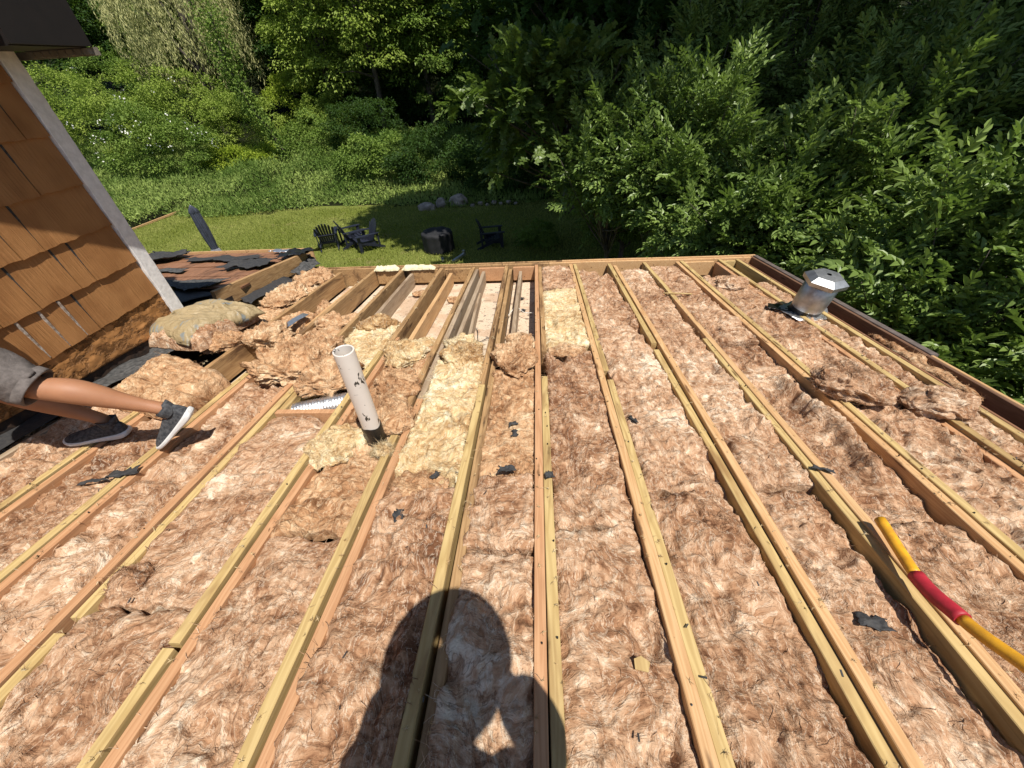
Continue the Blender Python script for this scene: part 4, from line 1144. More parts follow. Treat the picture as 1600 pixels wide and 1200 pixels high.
# ------------------------------------------------------------------ people
def body_mesh(name, chains, mat, parent, sub=2):
    """one continuous skinned surface; chains = lists of (point, radius); points that coincide are shared"""
    vs, rs, es, idx = [], [], [], {}
    def vid(p, r):
        k = tuple(round(c, 4) for c in p)
        if k not in idx:
            idx[k] = len(vs); vs.append(tuple(p)); rs.append(r)
        return idx[k]
    for ch in chains:
        pr = None
        for p, r in ch:
            i = vid(p, r)
            if pr is not None and pr != i: es.append((pr, i))
            pr = i
    me = bpy.data.meshes.new(name); me.from_pydata(vs, es, [])
    o = link(name, me, mat, parent)
    md = o.modifiers.new('skin', 'SKIN'); md.use_smooth_shade = True; md.branch_smoothing = 0.6
    for i, r in enumerate(rs):
        sv = me.skin_vertices[0].data[i]
        sv.radius = r if hasattr(r, '__len__') else (r, r)
        sv.use_root = (i == 0)
    s_ = o.modifiers.new('sub', 'SUBSURF'); s_.levels = sub; s_.render_levels = sub
    return o
def hand(wr, d, side, up, curl=.5):
    """palm + five fingers as skin chains; d = finger direction, side = towards the thumb, up = back of the hand"""
    d, side, up = V3(d).normalized(), V3(side).normalized(), V3(up).normalized()
    out = []
    palm = V3(wr) + d * .05
    out.append([(wr, .026), (palm, (.030, .020))])
    for k, (off, L) in enumerate(((.030, .072), (.010, .080), (-.010, .075), (-.028, .060))):
        b = V3(wr) + d * .092 + side * off
        a1 = d * math.cos(curl * .6) - up * math.sin(curl * .6); a2 = d * math.cos(curl * 1.5) - up * math.sin(curl * 1.5); a3 = d * math.cos(curl * 2.2) - up * math.sin(curl * 2.2)
        p1 = b + a1 * L * .45; p2 = p1 + a2 * L * .32; p3 = p2 + a3 * L * .23
        out.append([(palm, (.030, .020)), (b, .0105), (p1, .0092), (p2, .0085), (p3, .0075)])
    t0 = V3(wr) + d * .03 + side * .032; t1 = t0 + (d * .6 + side * .6 - up * .2).normalized() * .036; t2 = t1 + (d * .85 + side * .2 - up * .35).normalized() * .028
    out.append([(palm, (.030, .020)), (t0, .014), (t1, .011), (t2, .009)])
    return out
def rp(u, v, w): return tuple(R(u, v, w))
def person(label, J, mats, loc):
    root = empty('person', loc); tag(root, label, 'person')
    A = {k: V3(v) for k, v in J.items()}
    L = lambda a, b, t: A[a].lerp(A[b], t)
    ch = []
    ch.append([(A['pelvis'], .115), (L('pelvis', 'chest', .45), .105), (A['chest'], (.13, .11)), (A['neck'], .055), (A['neck'].lerp(A['head'], .5), .052), (A['head'] - (A['head'] - A['neck']).normalized() * .02, .078), (A['head'], .088), (A['head'] + (A['head'] - A['neck']).normalized() * .075, .066)])
    f = A['face']
    ch.append([(A['head'], .088), (A['head'] + f * .075 - V3((0, 0, .015)), .020), (A['head'] + f * .105 - V3((0, 0, .028)), .012)])   # nose
    for s in ('l', 'r'):
        h, k, a = 'hip' + s, 'knee' + s, 'ank' + s
        bk = A['back' + s]
        ch.append([(A['pelvis'], .115), (A[h], .092), (L(h, k, .5), .078), (L(h, k, .88), .060), (A[k], .056), (L(k, a, .10), .053), (L(k, a, .28) + bk * .024, .0640), (L(k, a, .44) + bk * .018, .058), (L(k, a, .64) + bk * .004, .043), (L(k, a, .84), .033), (A[a], .036), (A[a] + A['foot' + s] * .035 - V3((0, 0, .045)), .030)])
        sh, e, w_ = 'sho' + s, 'elb' + s, 'wri' + s
        ch.append([(A['chest'], (.13, .11)), (A[sh], .062), (L(sh, e, .5), .048), (A[e], .040), (L(e, w_, .35), .040), (L(e, w_, .8), .028), (A[w_], .026)])
        ch += hand(A[w_], A['hd' + s], A['ht' + s], A['hu' + s], .6)
    b = body_mesh('body', ch, mats['skin'], root)
    b.matrix_parent_inverse = Matrix.Translation(V3(loc)).inverted()
    def cloth(name, chains, mat, thick=.004, amp=.008, sub=2, fold=14):
        o = body_mesh(name, chains, mat, root, sub)
        o.matrix_parent_inverse = Matrix.Translation(V3(loc)).inverted()
        tx = bpy.data.textures.get('creases') or bpy.data.textures.new('creases', 'CLOUDS')
        tx.noise_scale = .07; tx.noise_depth = 2
        d = o.modifiers.new('d', 'DISPLACE'); d.texture = tx; d.strength = amp * 2.2; d.mid_level = .5; d.texture_coords = 'LOCAL'
        return o
    cloth('shirt', [[(L('pelvis', 'chest', -.02), .135), (L('pelvis', 'chest', .5), .15), (A['chest'], (.175, .15)), (L('chest', 'neck', .75), .075)]] +
          [[(A['chest'], (.155, .135)), (A['sho' + s], .086), (L('sho' + s, 'elb' + s, .85), .062), (L('elb' + s, 'wri' + s, .1), .080), (L('elb' + s, 'wri' + s, .8), .072)] for s in 'lr'], mats['shirt'])
    return root, A, cloth, L

def loft_shorts(root, loc, tubes, mat, name, hem=True):
    """trouser legs as open tubes with a rolled hem; tubes = list of [(centre, radius), ...] from hip to hem"""
    mb = MB()
    for tb in tubes:
        P = catmull([p for p, r in tb], 7); rr = np.interp(np.linspace(0, 1, len(P)), np.linspace(0, 1, len(tb)), [r for p, r in tb])
        t = (P[-1] - P[-2]).normalized()
        n = 40; rings = []
        ext = [(P[i], rr[i]) for i in range(len(P))]
        if hem:
            e = P[-1]; r = rr[-1]
            ext = ext[:-1] + [(e - t * .038, r), (e - t * .037, r + .006), (e - t * .004, r + .008), (e, r + .006), (e, r - .001), (e - t * .03, r - .006)]
        ref = V3((0.2, 0.3, 0.9)).normalized()
        for i, (c, r) in enumerate(ext):
            tt = (ext[min(i+1, len(ext)-1)][0] - ext[max(i-1, 0)][0])
            tt = t if (hem and i > len(P) - 3) else tt.normalized()
            a = ref.cross(tt).normalized(); b = tt.cross(a)
            ring = []
            for j in range(n):
                q = 2 * math.pi * j / n
                k = 1 + (.055 * math.sin(q * 3 + i * .55) + .035 * math.sin(q * 5 - i * .8) + .02 * math.sin(q * 9 + i * 1.7)) * (1 if i < len(P) - 1 else .5)
                ring.append(c + a * math.cos(q) * r * k + b * math.sin(q) * r * k * 1.05)
            rings.append(ring)
        mb.rings(rings, False, True)
    o = mb.build(name, mat, root); o.matrix_parent_inverse = Matrix.Translation(V3(loc)).inverted()
    return o

def shoe(root, loc, heel, toe, up, bend=0.0, gap=None):
    """low slip-on trainer: knit upper with an ankle opening, thick pale sole"""
    heel, toe = V3(heel), V3(toe); x = (toe - heel).normalized(); up = V3(up); up = (up - x * up.dot(x)).normalized(); y = up.cross(x)
    Lf = (toe - heel).length
    def pos(s, yy, z):
        dz = 0; 
        return heel + x * (s * Lf) + y * yy + up * (z + dz)
    st = [0, .04, .12, .25, .40, .55, .70, .84, .94, 1.0]
    wd = [.012, .030, .036, .036, .037, .043, .049, .046, .033, .010]
    ht = [.085, .098, .105, .100, .090, .074, .060, .050, .040, .026]
    mb = MB(); rings = []
    for s, w, h in zip(st, wd, ht):
        ring = []
        for j in range(20):
            q = 2 * math.pi * j / 20
            cy = math.cos(q); sz = math.sin(q)
            yy = w * (abs(cy) ** .85) * (1 if cy > 0 else -1) * (1 if sz < .2 else (1 - .35 * (sz - .2)))
            z = .020 + (h - .020) * max(sz, -.02) if sz > 0 else .020
            ring.append(pos(s, yy, z))
        rings.append(ring)
    mb.rings(rings, True, True)
    o = mb.build('shoe', M['shoe'], root); o.matrix_parent_inverse = Matrix.Translation(V3(loc)).inverted()
    o.modifiers.new('s', 'SUBSURF').render_levels = 2
    mb = MB()                                                  # knit collar round the ankle
    rings = []
    for z, r in ((.075, .036), (.098, .040), (.118, .0425), (.121, .039), (.10, .035)):
        rings.append([pos(.19 + .0 * z, 0, 0) + x * math.cos(2*math.pi*j/20) * r * 1.15 + y * math.sin(2*math.pi*j/20) * r * .92 + up * (z + (.012 if math.cos(2*math.pi*j/20) < -.6 else 0)) for j in range(20)])
    mb.rings(rings, False, True)
    c = mb.build('collar', M['shoe'], o)
    mb = MB(); rings = []
    st2 = [-.02, .02, .10, .25, .42, .58, .72, .86, .96, 1.02]
    w2 = [.020, .036, .043, .044, .043, .049, .054, .050, .037, .014]
    th = [.040, .042, .040, .035, .031, .029, .028, .027, .028, .030]
    lo = [.016, .006, 0, 0, .002, 0, 0, 0, .004, .012]
    for s, w, h, l0 in zip(st2, w2, th, lo):
        pr = [(w * .93, l0), (w * 1.04, l0 + .010), (w, h * .55), (w * 1.02, h * .68), (w * .96, h), (-w * .96, h), (-w * 1.02, h * .68), (-w, h * .55), (-w * 1.04, l0 + .010), (-w * .93, l0)]
        rings.append([pos(s, a, b) for a, b in pr])
    mb.rings(rings, True, True)
    s2 = mb.build('sole', M['sole'], o)
    s2.modifiers.new('s', 'SUBSURF').render_levels = 1
    return o

# the worker at the left, seen from the thighs down, stepping towards the wall
def d3(a): return V3(a).normalized()
wl = R(-2.4, 1.45, 0)
J = dict(pelvis=rp(-2.62, 1.28, .86), chest=rp(-2.92, 1.20, 1.18), neck=rp(-3.0 + .02, 1.16, 1.36), head=rp(-3.0, 1.10, 1.50), face=(-.7, -.5, -.4),
         hipl=rp(-2.54, 1.20, .82), kneel=rp(-2.18, 1.275, .47), ankl=rp(-1.812, 1.432, .228), backl=tuple(d3((.55, -.1, .8))), footl=tuple(d3((-.75, -.1, -.65))),
         hipr=rp(-2.66, 1.40, .80), kneer=rp(-2.56, 1.37, .41), ankr=rp(-2.295, 1.508, .100), backr=tuple(d3((.6, -.2, .8))), footr=tuple(d3((-1, -.2, 0))),
         shol=rp(-2.86, 1.02, 1.22), elbl=rp(-2.95, .98, .92), wril=rp(-3.0 + .1, 1.05, .68), hdl=(-.2, .1, -1), htl=(.3, .9, 0), hul=(1, -.2, 0),
         shor=rp(-2.88, 1.42, 1.20), elbr=rp(-2.9, 1.52, .90), wrir=rp(-2.86, 1.60, .66), hdr=(-.1, .2, -1), htr=(.1, -.9, 0), hur=(1, .2, 0))
wk, A, cloth, LL = person('worker in rolled-up grey-brown shorts and black slip-on shoes stepping left beside the wall', J, dict(skin=M['skin'], shirt=M['shirt']), wl)
loft_shorts(wk, wl, [[(A['pelvis'], .15), (A['hipl'], .135), (LL('hipl', 'kneel', .5), .112), (LL('hipl', 'kneel', .86), .088), (LL('kneel', 'ankl', .06), .077)],
                     [(A['pelvis'], .15), (A['hipr'], .13), (LL('hipr', 'kneer', .5), .11), (LL('hipr', 'kneer', .85), .09)]], M['short_cloth'], 'shorts')
shoe(wk, wl, R(-1.715, 1.462, .185), R(-1.945, 1.405, .004), d3((-.5, -.15, .8)))
shoe(wk, wl, R(-2.235, 1.525, -.004), R(-2.525, 1.445, .004), (0, 0, 1))
mb = MB(); mb.tube([A['head'] + V3((0, 0, -.02)), A['head'] + V3((0, 0, .05)), A['head'] + V3((0, 0, .105))], [.094, .094, .05], 20)
o = mb.build('cap', M['hair'], wk); o.matrix_parent_inverse = Matrix.Translation(wl).inverted()

# the photographer, just behind the camera; only the shadow reaches the picture
PX = .04
pl_ = W(PX, -.35, -1.23)
J = dict(pelvis=tuple(W(PX, -.40, -.74)), chest=tuple(W(PX, -.29, -.40)), neck=tuple(W(PX + .05, -.20, -.17)), head=tuple(W(PX + .075, -.145, -.015)), face=(-.1, .8, -.45),
         hipl=tuple(W(PX - .11, -.38, -.76)), kneel=tuple(W(PX - .16, -.20, -.98)), ankl=tuple(W(PX - .14, -.55, -1.13)), backl=(0, -.5, .8), footl=(0, 1, 0),
         hipr=tuple(W(PX + .11, -.38, -.76)), kneer=tuple(W(PX + .18, -.20, -.98)), ankr=tuple(W(PX + .16, -.55, -1.13)), backr=(0, -.5, .8), footr=(0, 1, 0),
         shol=tuple(W(PX - .20, -.25, -.28)), elbl=tuple(W(PX - .215, -.19, -.46)), wril=tuple(W(-.07, -.085, -.20)), hdl=(.35, .25, .8), htl=(0, .2, 1), hul=(-.8, -.3, .1),
         shor=tuple(W(PX + .20, -.25, -.28)), elbr=tuple(W(PX + .245, -.165, -.38)), wrir=tuple(W(.235, -.09, -.15)), hdr=(-.85, .15, .35), htr=(0, .2, 1), hur=(.6, -.5, .2))
ph, A, cloth, LL = person('photographer in a brimmed hat crouching at the near edge, throwing the shadow at bottom centre', J, dict(skin=M['skin'], shirt=M['shirt']), pl_)
cloth('trousers', [[(A['pelvis'] + V3((0, 0, .06)), .13), (A['pelvis'], .13), (A['hipl'], .10), (LL('hipl', 'kneel', .5), .09), (A['kneel'], .07), (LL('kneel', 'ankl', .9), .055)],
                   [(A['pelvis'], .13), (A['hipr'], .10), (LL('hipr', 'kneer', .5), .09), (A['kneer'], .07), (LL('kneer', 'ankr', .9), .055)]], M['pants'])
shoe(ph, pl_, W(PX - .14, -.60, -1.21), W(PX - .14, -.31, -1.245), (0, 0, 1)); shoe(ph, pl_, W(PX + .16, -.60, -1.21), W(PX + .16, -.31, -1.245), (0, 0, 1))
mb = MB(); hc = A['head'] + V3((0, .018, .078)); hn = 40
def hr(r, z, t=.30): return [hc + V3((r * math.cos(2*math.pi*j/hn), r * 1.06 * math.sin(2*math.pi*j/hn), z + .004 * math.sin(4*math.pi*j/hn))) for j in range(hn)]
mb.rings([hr(.188, -.016), hr(.192, -.010), hr(.115, .008), (hr(.105, .02)), hr(.100, .075), hr(.075, .105), hr(.01, .11)], False, True)
o = mb.build('sun_hat', M['hat'], ph); o.matrix_parent_inverse = Matrix.Translation(pl_).inverted()
mb = MB(); mb.box(-.040, .040, -.018, -.008, -.15, .012)
o = mb.build('phone', M['phone']); o.location = W(-.0, -.012, .0); o.rotation_euler = (math.radians(-40), 0, 0)
tag(o, 'black phone held in front of the photographer\'s face, above the bottom shadow', 'phone')

# ------------------------------------------------------------------ yard things
def chair_build():
    r = empty('garden_chair', (0, 0, 0)); tag(r, 'dark navy fan-back garden chair', 'chair', 'garden chairs around the fire pit')
    mb = MB()
    for k in range(6):                                        # seat slats, sloping back
        y = .30 - k * .095
        mb.box(-.27, .27, y - .042, y + .042, .365 - k * .030 - .022, .365 - k * .030)
    mb.box(-.27, -.24, -.26, .33, .19, .34); mb.box(.24, .27, -.26, .33, .19, .34)
    mb.build('seat', M['chair'], r)
    mb = MB(); nb = 7
    for k in range(nb):
        t = (k - (nb - 1) / 2) / ((nb - 1) / 2)
        x0, x1 = t * .185, t * .30
        hgt = .80 * (1 - .22 * t * t) ; w0, w1 = .026, .040
        Mx = Matrix.Translation((0, -.20, .20)) @ Matrix.Rotation(math.radians(22), 4, 'X')
        rs = []
        for i in range(9):
            s = i / 8; xx = x0 + (x1 - x0) * s * (1 if s < .8 else 1 - (s - .8) * .25); ww = w0 + (w1 - w0) * s; ww = ww if s < .9 else ww * (1 - (s - .9) * 5)
            dd = .03 * t * t
            rs.append([Mx @ V3(q) for q in ((xx - ww, -.011 + dd, hgt * s), (xx + ww, -.011 + dd, hgt * s), (xx + ww, .011 + dd, hgt * s), (xx - ww, .011 + dd, hgt * s))])
        mb.rings(rs, True, False)
    Mx = Matrix.Translation((0, -.20, .20)) @ Matrix.Rotation(math.radians(22), 4, 'X')
    mb.box(-.26, .26, -.04, -.012, .30, .37, Mx); mb.box(-.21, .21, -.04, -.012, .02, .08, Mx)
    mb.build('backrest', M['chair'], r)
    for s in (-1, 1):
        mb = MB(); rs = []
        for y, w, in ((-.42, .03), (-.3, .05), (0, .065), (.25, .075), (.36, .06), (.40, .03)):
            rs.append([(s * .33 - w, y, .545), (s * .33 + w, y, .545), (s * .33 + w, y, .568), (s * .33 - w, y, .568)])
        mb.rings(rs, True, False); mb.build('armrest', M['chair'], r)
        mb = MB(); mb.box(s * .30 - .016, s * .30 + .016, .24, .34, 0, .545); mb.build('leg', M['chair'], r)
        mb = MB(); rs = [[(s * .285 - .014, y, z), (s * .285 + .014, y, z), (s * .285 + .014, y, z + h), (s * .285 - .014, y, z + h)] for y, z, h in ((-.55, 0, .07), (-.2, .13, .10), (.26, .29, .09))]
        mb.rings(rs, True, False); mb.build('leg', M['chair'], r)
        mb = MB(); mb.box(s * .31 - .012, s * .31 + .012, -.40, -.34, .06, .545); mb.build('leg', M['chair'], r)
    return r
def g0(x, y): return float(gh(x, y))
c1 = chair_build()
c1.location = (-6.75, 12.35, g0(-6.75, 12.35)); c1.rotation_euler = (0, 0, math.radians(22))
c1.scale = (.92, .92, .92)
c1['label'] = 'dark fan-back garden chair seen from behind on sunny grass, leftmost of the chairs'
for (x, y, rz, lb) in ((-5.95, 12.5, -52, 'dark garden chair facing right, pushed together with the chair standing sideways to it'),
                       (-5.42, 12.1, 128, 'dark garden chair turned left, its upright back at the edge of the shade'),
                       (-1.36, 12.10, -80, 'dark garden chair alone in deep shade to the right of the covered fire pit')):
    copy_tree(c1, (x, y, g0(x, y)), math.radians(rz), .92, lb, 'garden chairs around the fire pit')
c1['group'] = 'garden chairs around the fire pit'
mb = MB(); rings = []
for z, r in ((0, .47), (.06, .475), (.30, .465), (.50, .47), (.54, .47), (.575, .44), (.59, .30), (.575, .05)):
    rings.append([((r + .014 * math.sin(j * 2 * math.pi * 9 / 54 + z * 3)) * math.cos(2*math.pi*j/54), (r + .014 * math.sin(j * 2 * math.pi * 9 / 54 + z * 3)) * math.sin(2*math.pi*j/54), z + .008 * math.sin(j * .7)) for j in range(54)])
mb.rings(rings, True, True)
o = mb.build('fire_pit', M['cover']); o.location = (-3.05, 11.95, g0(-3.05, 11.95)); tag(o, 'round fire pit under a black fitted cover on the shaded lawn', 'fire pit')
mb = MB(); mb.box(-.04, .04, -.26, .26, 0, .06); mb.box(-.04, .04, .22, .28, 0, .14)
o = mb.build('downspout_piece', M['galv']); o.location = (-2.28, 11.0, .05); o.rotation_euler = (.12, 0, math.radians(-35)); tag(o, 'short pale piece of downspout lying in the grass by the far roof edge', 'downspout')
mb = MB(); mb.box(-.035, .035, -.10, .10, 0, .05)
o = mb.build('downspout_piece', M['galv']); o.location = (-2.75, 10.92, .05); o.rotation_euler = (0, .1, math.radians(20)); tag(o, 'small white scrap of downspout left of the longer pale piece', 'downspout')

um = empty('patio_umbrella', (-8.25, 9.5, 0), (math.radians(-2), math.radians(-3), 0)); tag(um, 'closed dark slate patio umbrella standing left of the roof', 'umbrella')
mb = MB(); mb.tube([(0, 0, 0), (0, 0, 2.14)], .019, 12); mb.build('pole', M['galv'], um)
def folded(mb, prof, n=48, k=8, a=.16):
    mb.rings([[(r * (1 + a * math.cos(k * 2*math.pi*j/n + z * 1.2)) * math.cos(2*math.pi*j/n), r * (1 + a * math.cos(k * 2*math.pi*j/n + z * 1.2)) * math.sin(2*math.pi*j/n), z) for j in range(n)] for z, r in prof], True, True)
mb = MB(); folded(mb, [(2.12, .02), (2.08, .055), (1.95, .095), (1.6, .105), (1.3, .095), (1.12, .075), (1.05, .09)]); mb.build('canopy', M['umb'], um)
mb = MB(); folded(mb, [(1.09, .085), (.9, .13), (.6, .18), (.38, .22), (.36, .19)]); mb.build('canopy_skirt', M['umb_lt'], um)
mb = MB(); folded(mb, [(2.15, .012), (2.05, .075), (1.98, .10), (1.95, .085)], a=.25); mb.build('canopy_vent', M['umb'], um)
mb = MB(); lathe(mb, [(.27, 0), (.27, .05), (.20, .08), (.04, .10), (.03, .3)], 24); mb.build('base', M['cover'], um)

def rock(label, x, y, sx, sy, sz, seed):
    n1, n2 = 30, 18
    th = np.linspace(0, 2*np.pi, n1, endpoint=False); p_ = np.linspace(.03, np.pi - .03, n2); A_, B_ = np.meshgrid(th, p_)
    d = np.stack([np.cos(A_)*np.sin(B_), np.sin(A_)*np.sin(B_), np.cos(B_)], -1).reshape(-1, 3)
    r = 1 + .30 * vnoise(d * 1.4 + seed * 3) + .12 * vnoise(d * 3.5 + seed)
    V = d * r[:, None]; V = np.sign(V) * np.abs(V) ** .85 * [sx, sy, sz]
    i = np.arange(n1*n2).reshape(n2, n1); j = np.roll(i, -1, 1)
    f = np.stack([i[:-1], i[1:], j[1:], j[:-1]], -1).reshape(-1, 4)
    o = link('rock', npmesh('rock', V * .68, f, True), M['stone']); o.location = (x, y, g0(x, y) + sz * .3)
    tag(o, label, 'rock', 'field stones at the edge of the lawn')
rock('flat brownish rock at the sunny edge of the lawn, leftmost of the rocks', -4.45, 16.4, .50, .35, .26, 1)
rock('grey boulder between the flat brown rock and the largest boulder', -3.85, 16.7, .34, .30, .33, 2)
rock('largest pale boulder at the lawn edge', -3.15, 16.75, .52, .38, .42, 3)
rock('small stone in front of the grey boulder', -4.15, 16.3, .18, .16, .20, 4)
for k, (x, y, q) in enumerate(((-2.55, 16.5, .17), (-2.25, 16.7, .20), (-1.95, 16.55, .15), (-1.7, 16.8, .21), (-1.4, 16.6, .16), (-1.1, 16.75, .19), (-.8, 16.6, .14))):
    q *= .62
    rock(['shaded small stone touching the largest boulder', 'second shaded stone right of the largest boulder', 'third and low stone of the shaded row', 'fourth and roundest stone of the shaded row', 'fifth stone of the shaded row', 'sixth stone of the shaded row', 'last small stone at the right end of the shaded row'][k], x, y, q * 1.2, q, q, 10 + k)
rock('dark boulder in deep shade under the right-hand leaves', 2.2, 13.2, .34, .3, .34, 30)
mb = MB(); mb.box(-.03, .03, -2.2, 2.2, 0, .07)
o = mb.build('garden_edging', P_); o.location = (-16.0, 16.3, g0(-16, 16.3) + .02); o.rotation_euler = (0, 0, math.radians(-4)); tag(o, 'long pale edging board between lawn and ground cover at the left', 'edging')

# ------------------------------------------------------------------ grass, ground cover, shrubs, trees
def stuff_grass():
    rng = np.random.default_rng(3); n = 70000
    x = rng.uniform(-16.2, 4, n); y = 8.5 + 8.6 * rng.random(n)
    pos = np.stack([x, y, gh(x, y)], 1)
    ax = unit(np.stack([rng.normal(size=n)*.45, rng.normal(size=n)*.45, np.ones(n)], 1)); nr = rnd_dirs(n, rng)
    tn = np.clip(.5 + .5 * vnoise(pos * [.8, .8, 1]) + .25 * rng.normal(size=n), 0, 1)
    o = link('lawn_grass', leafmesh('lawn_grass', [leaves(pos, ax, nr, .045 + .06 * rng.random(n), .22, rng, tint=tn, shape='kite')]), M['blade'])
    tag(o, 'short mown grass of the back yard lawn', 'grass', kind='stuff')
stuff_grass()
def stuff_weeds():
    rng = np.random.default_rng(4); n = 170000
    x = rng.uniform(-34, 3, n); y = rng.uniform(14.2, 28.5, n)
    e = 17.0 + .5 * np.sin(x * .6) + .5 * fbm(np.stack([x, y, 0*x], 1) * .9, 2)
    keep = (y > e) | (x < -16.3)
    x, y, e = x[keep], y[keep], e[keep]; n = len(x)
    hgt = .06 + .75 * np.clip((y - e) / 5, 0, 1) * (.4 + 1.2 * billow(np.stack([x, y, 0*x], 1) * .5, 2)); hgt = np.where(x < -16.3, .35 + .25 * billow(np.stack([x, y, 0*x], 1), 2), hgt)
    z = gh(x, y) + hgt * rng.random(n) ** .5
    pos = np.stack([x, y, z], 1)
    bl = rng.random(n) < .45
    ax = unit(rnd_dirs(n, rng) * [1, 1, .6] + [0, 0, .25]); ax[bl] = unit(rnd_dirs(int(bl.sum()), rng) * .45 + [0, 0, 1])
    nr = unit(rnd_dirs(n, rng) * .7 + [0, -.2, 1]); nr[bl] = rnd_dirs(int(bl.sum()), rng)
    tn = np.clip(.45 + .75 * vnoise(pos * [.45, .45, 0]) + .35 * vnoise(pos * [1.7, 1.7, 0] + 5) + .22 * rng.normal(size=n), 0, 1)
    L_ = .06 + .09 * rng.random(n); L_[bl] *= 2.0; wd_ = np.where(bl, .14, .6)[:, None]
    o = link('ground_cover', leafmesh('ground_cover', [leaves(pos, ax, nr, L_, wd_, rng, tint=tn, shape='kite')]), M['leaf_weed'])
    tag(o, 'leafy ground cover growing beyond the lawn', 'ground cover', kind='stuff')
stuff_weeds()

def plant(name, label, catg, loc, crown_parts, mat, trunk=None, rz=0, s=1, group=None, extra=None):
    r = empty(name, loc, (0, 0, rz)); r.scale = (s, s, s); tag(r, label, catg, group)
    link('crown' if trunk else 'foliage', leafmesh(name, crown_parts), mat, r)
    if trunk: trunk.build('trunk', M['bark'], r)
    if extra: extra(r)
    return r
def shrub(seed, rad, ncl, per, cr, L, wd, h0=None, **k):
    rng = np.random.default_rng(seed)
    k.setdefault('flat', .85)
    P, cen = clump_crown(rng, rad, ncl, per, cr, L, wd, zmin=-.55, **k)
    off = np.array([0, 0, rad[2] * .72 if h0 is None else h0])
    return [(v + off, f, t) for v, f, t in P]
GSx = 'shrubs on the bank beyond the lawn'
def put_shrub(label, x, y, rad, mat, seed, ncl=60, per=150, cr=.45, L=.11, wd=.5, blossoms=0, **k):
    r = plant('shrub', label, 'shrub', (x, y, g0(x, y)), shrub(seed, rad, ncl, per, cr, L, wd, **k), M[mat], group=GSx)
    if blossoms:
        rng = np.random.default_rng(seed + 1); d = rnd_dirs(blossoms * 3, rng); d = d[(d[:, 2] > -.1) & (d[:, 1] < .3)][:blossoms]
        pos = d * np.array(rad) * 1.05 + [0, 0, rad[2] * .72]; n = len(pos)
        pos = np.repeat(pos, 5, 0) + rng.normal(size=(n * 5, 3)) * .10
        link('blossoms', leafmesh('blossoms', [leaves(pos, rnd_dirs(n*5, rng), unit(rnd_dirs(n*5, rng) + [0, -.6, .8]), .09, .9, rng, shape='kite')]), M['blossom'], r)
    return r
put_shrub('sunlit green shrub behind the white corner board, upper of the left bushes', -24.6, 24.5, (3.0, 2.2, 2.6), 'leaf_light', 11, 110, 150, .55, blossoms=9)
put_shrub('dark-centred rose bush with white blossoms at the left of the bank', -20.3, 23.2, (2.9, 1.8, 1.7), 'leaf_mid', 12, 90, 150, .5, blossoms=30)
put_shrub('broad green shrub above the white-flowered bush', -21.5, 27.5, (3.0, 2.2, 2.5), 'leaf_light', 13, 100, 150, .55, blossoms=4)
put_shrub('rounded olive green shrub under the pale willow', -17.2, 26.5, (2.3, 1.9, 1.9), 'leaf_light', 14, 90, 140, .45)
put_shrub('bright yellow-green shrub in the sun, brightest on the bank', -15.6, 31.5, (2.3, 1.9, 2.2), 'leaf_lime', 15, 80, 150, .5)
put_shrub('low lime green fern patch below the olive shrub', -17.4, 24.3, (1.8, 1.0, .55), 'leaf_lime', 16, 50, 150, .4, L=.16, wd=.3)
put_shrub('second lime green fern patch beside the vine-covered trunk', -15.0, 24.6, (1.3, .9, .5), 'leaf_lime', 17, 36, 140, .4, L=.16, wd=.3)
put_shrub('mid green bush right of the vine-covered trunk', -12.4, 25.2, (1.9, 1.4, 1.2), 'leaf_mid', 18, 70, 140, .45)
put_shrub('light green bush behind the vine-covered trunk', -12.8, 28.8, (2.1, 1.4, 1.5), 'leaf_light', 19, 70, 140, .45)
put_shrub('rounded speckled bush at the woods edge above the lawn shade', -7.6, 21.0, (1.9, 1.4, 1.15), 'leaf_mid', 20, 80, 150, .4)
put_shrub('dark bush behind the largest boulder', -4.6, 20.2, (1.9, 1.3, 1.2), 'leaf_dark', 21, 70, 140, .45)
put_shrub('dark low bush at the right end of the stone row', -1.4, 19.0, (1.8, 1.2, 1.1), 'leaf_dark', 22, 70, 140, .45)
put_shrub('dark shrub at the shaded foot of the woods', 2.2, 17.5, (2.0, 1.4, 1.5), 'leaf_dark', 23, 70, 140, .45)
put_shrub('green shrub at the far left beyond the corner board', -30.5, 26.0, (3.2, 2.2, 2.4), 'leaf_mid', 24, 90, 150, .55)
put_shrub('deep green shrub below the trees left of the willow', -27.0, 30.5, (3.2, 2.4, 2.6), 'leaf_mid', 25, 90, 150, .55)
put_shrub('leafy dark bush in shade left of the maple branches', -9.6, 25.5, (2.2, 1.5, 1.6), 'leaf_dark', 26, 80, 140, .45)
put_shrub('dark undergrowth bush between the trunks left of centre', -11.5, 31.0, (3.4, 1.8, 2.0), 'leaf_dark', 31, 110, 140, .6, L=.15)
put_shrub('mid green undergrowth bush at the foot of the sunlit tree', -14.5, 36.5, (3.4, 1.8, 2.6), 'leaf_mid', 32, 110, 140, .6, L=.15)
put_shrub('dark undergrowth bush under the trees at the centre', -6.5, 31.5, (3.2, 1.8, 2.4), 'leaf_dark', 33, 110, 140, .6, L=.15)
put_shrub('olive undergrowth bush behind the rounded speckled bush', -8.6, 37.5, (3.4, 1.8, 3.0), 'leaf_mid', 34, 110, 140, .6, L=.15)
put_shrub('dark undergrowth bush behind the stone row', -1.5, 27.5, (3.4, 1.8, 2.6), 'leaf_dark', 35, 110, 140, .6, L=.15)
put_shrub('dark undergrowth bush right of the centre of the woods', 4.5, 25.5, (3.4, 1.8, 2.6), 'leaf_dark', 36, 110, 140, .6, L=.15)
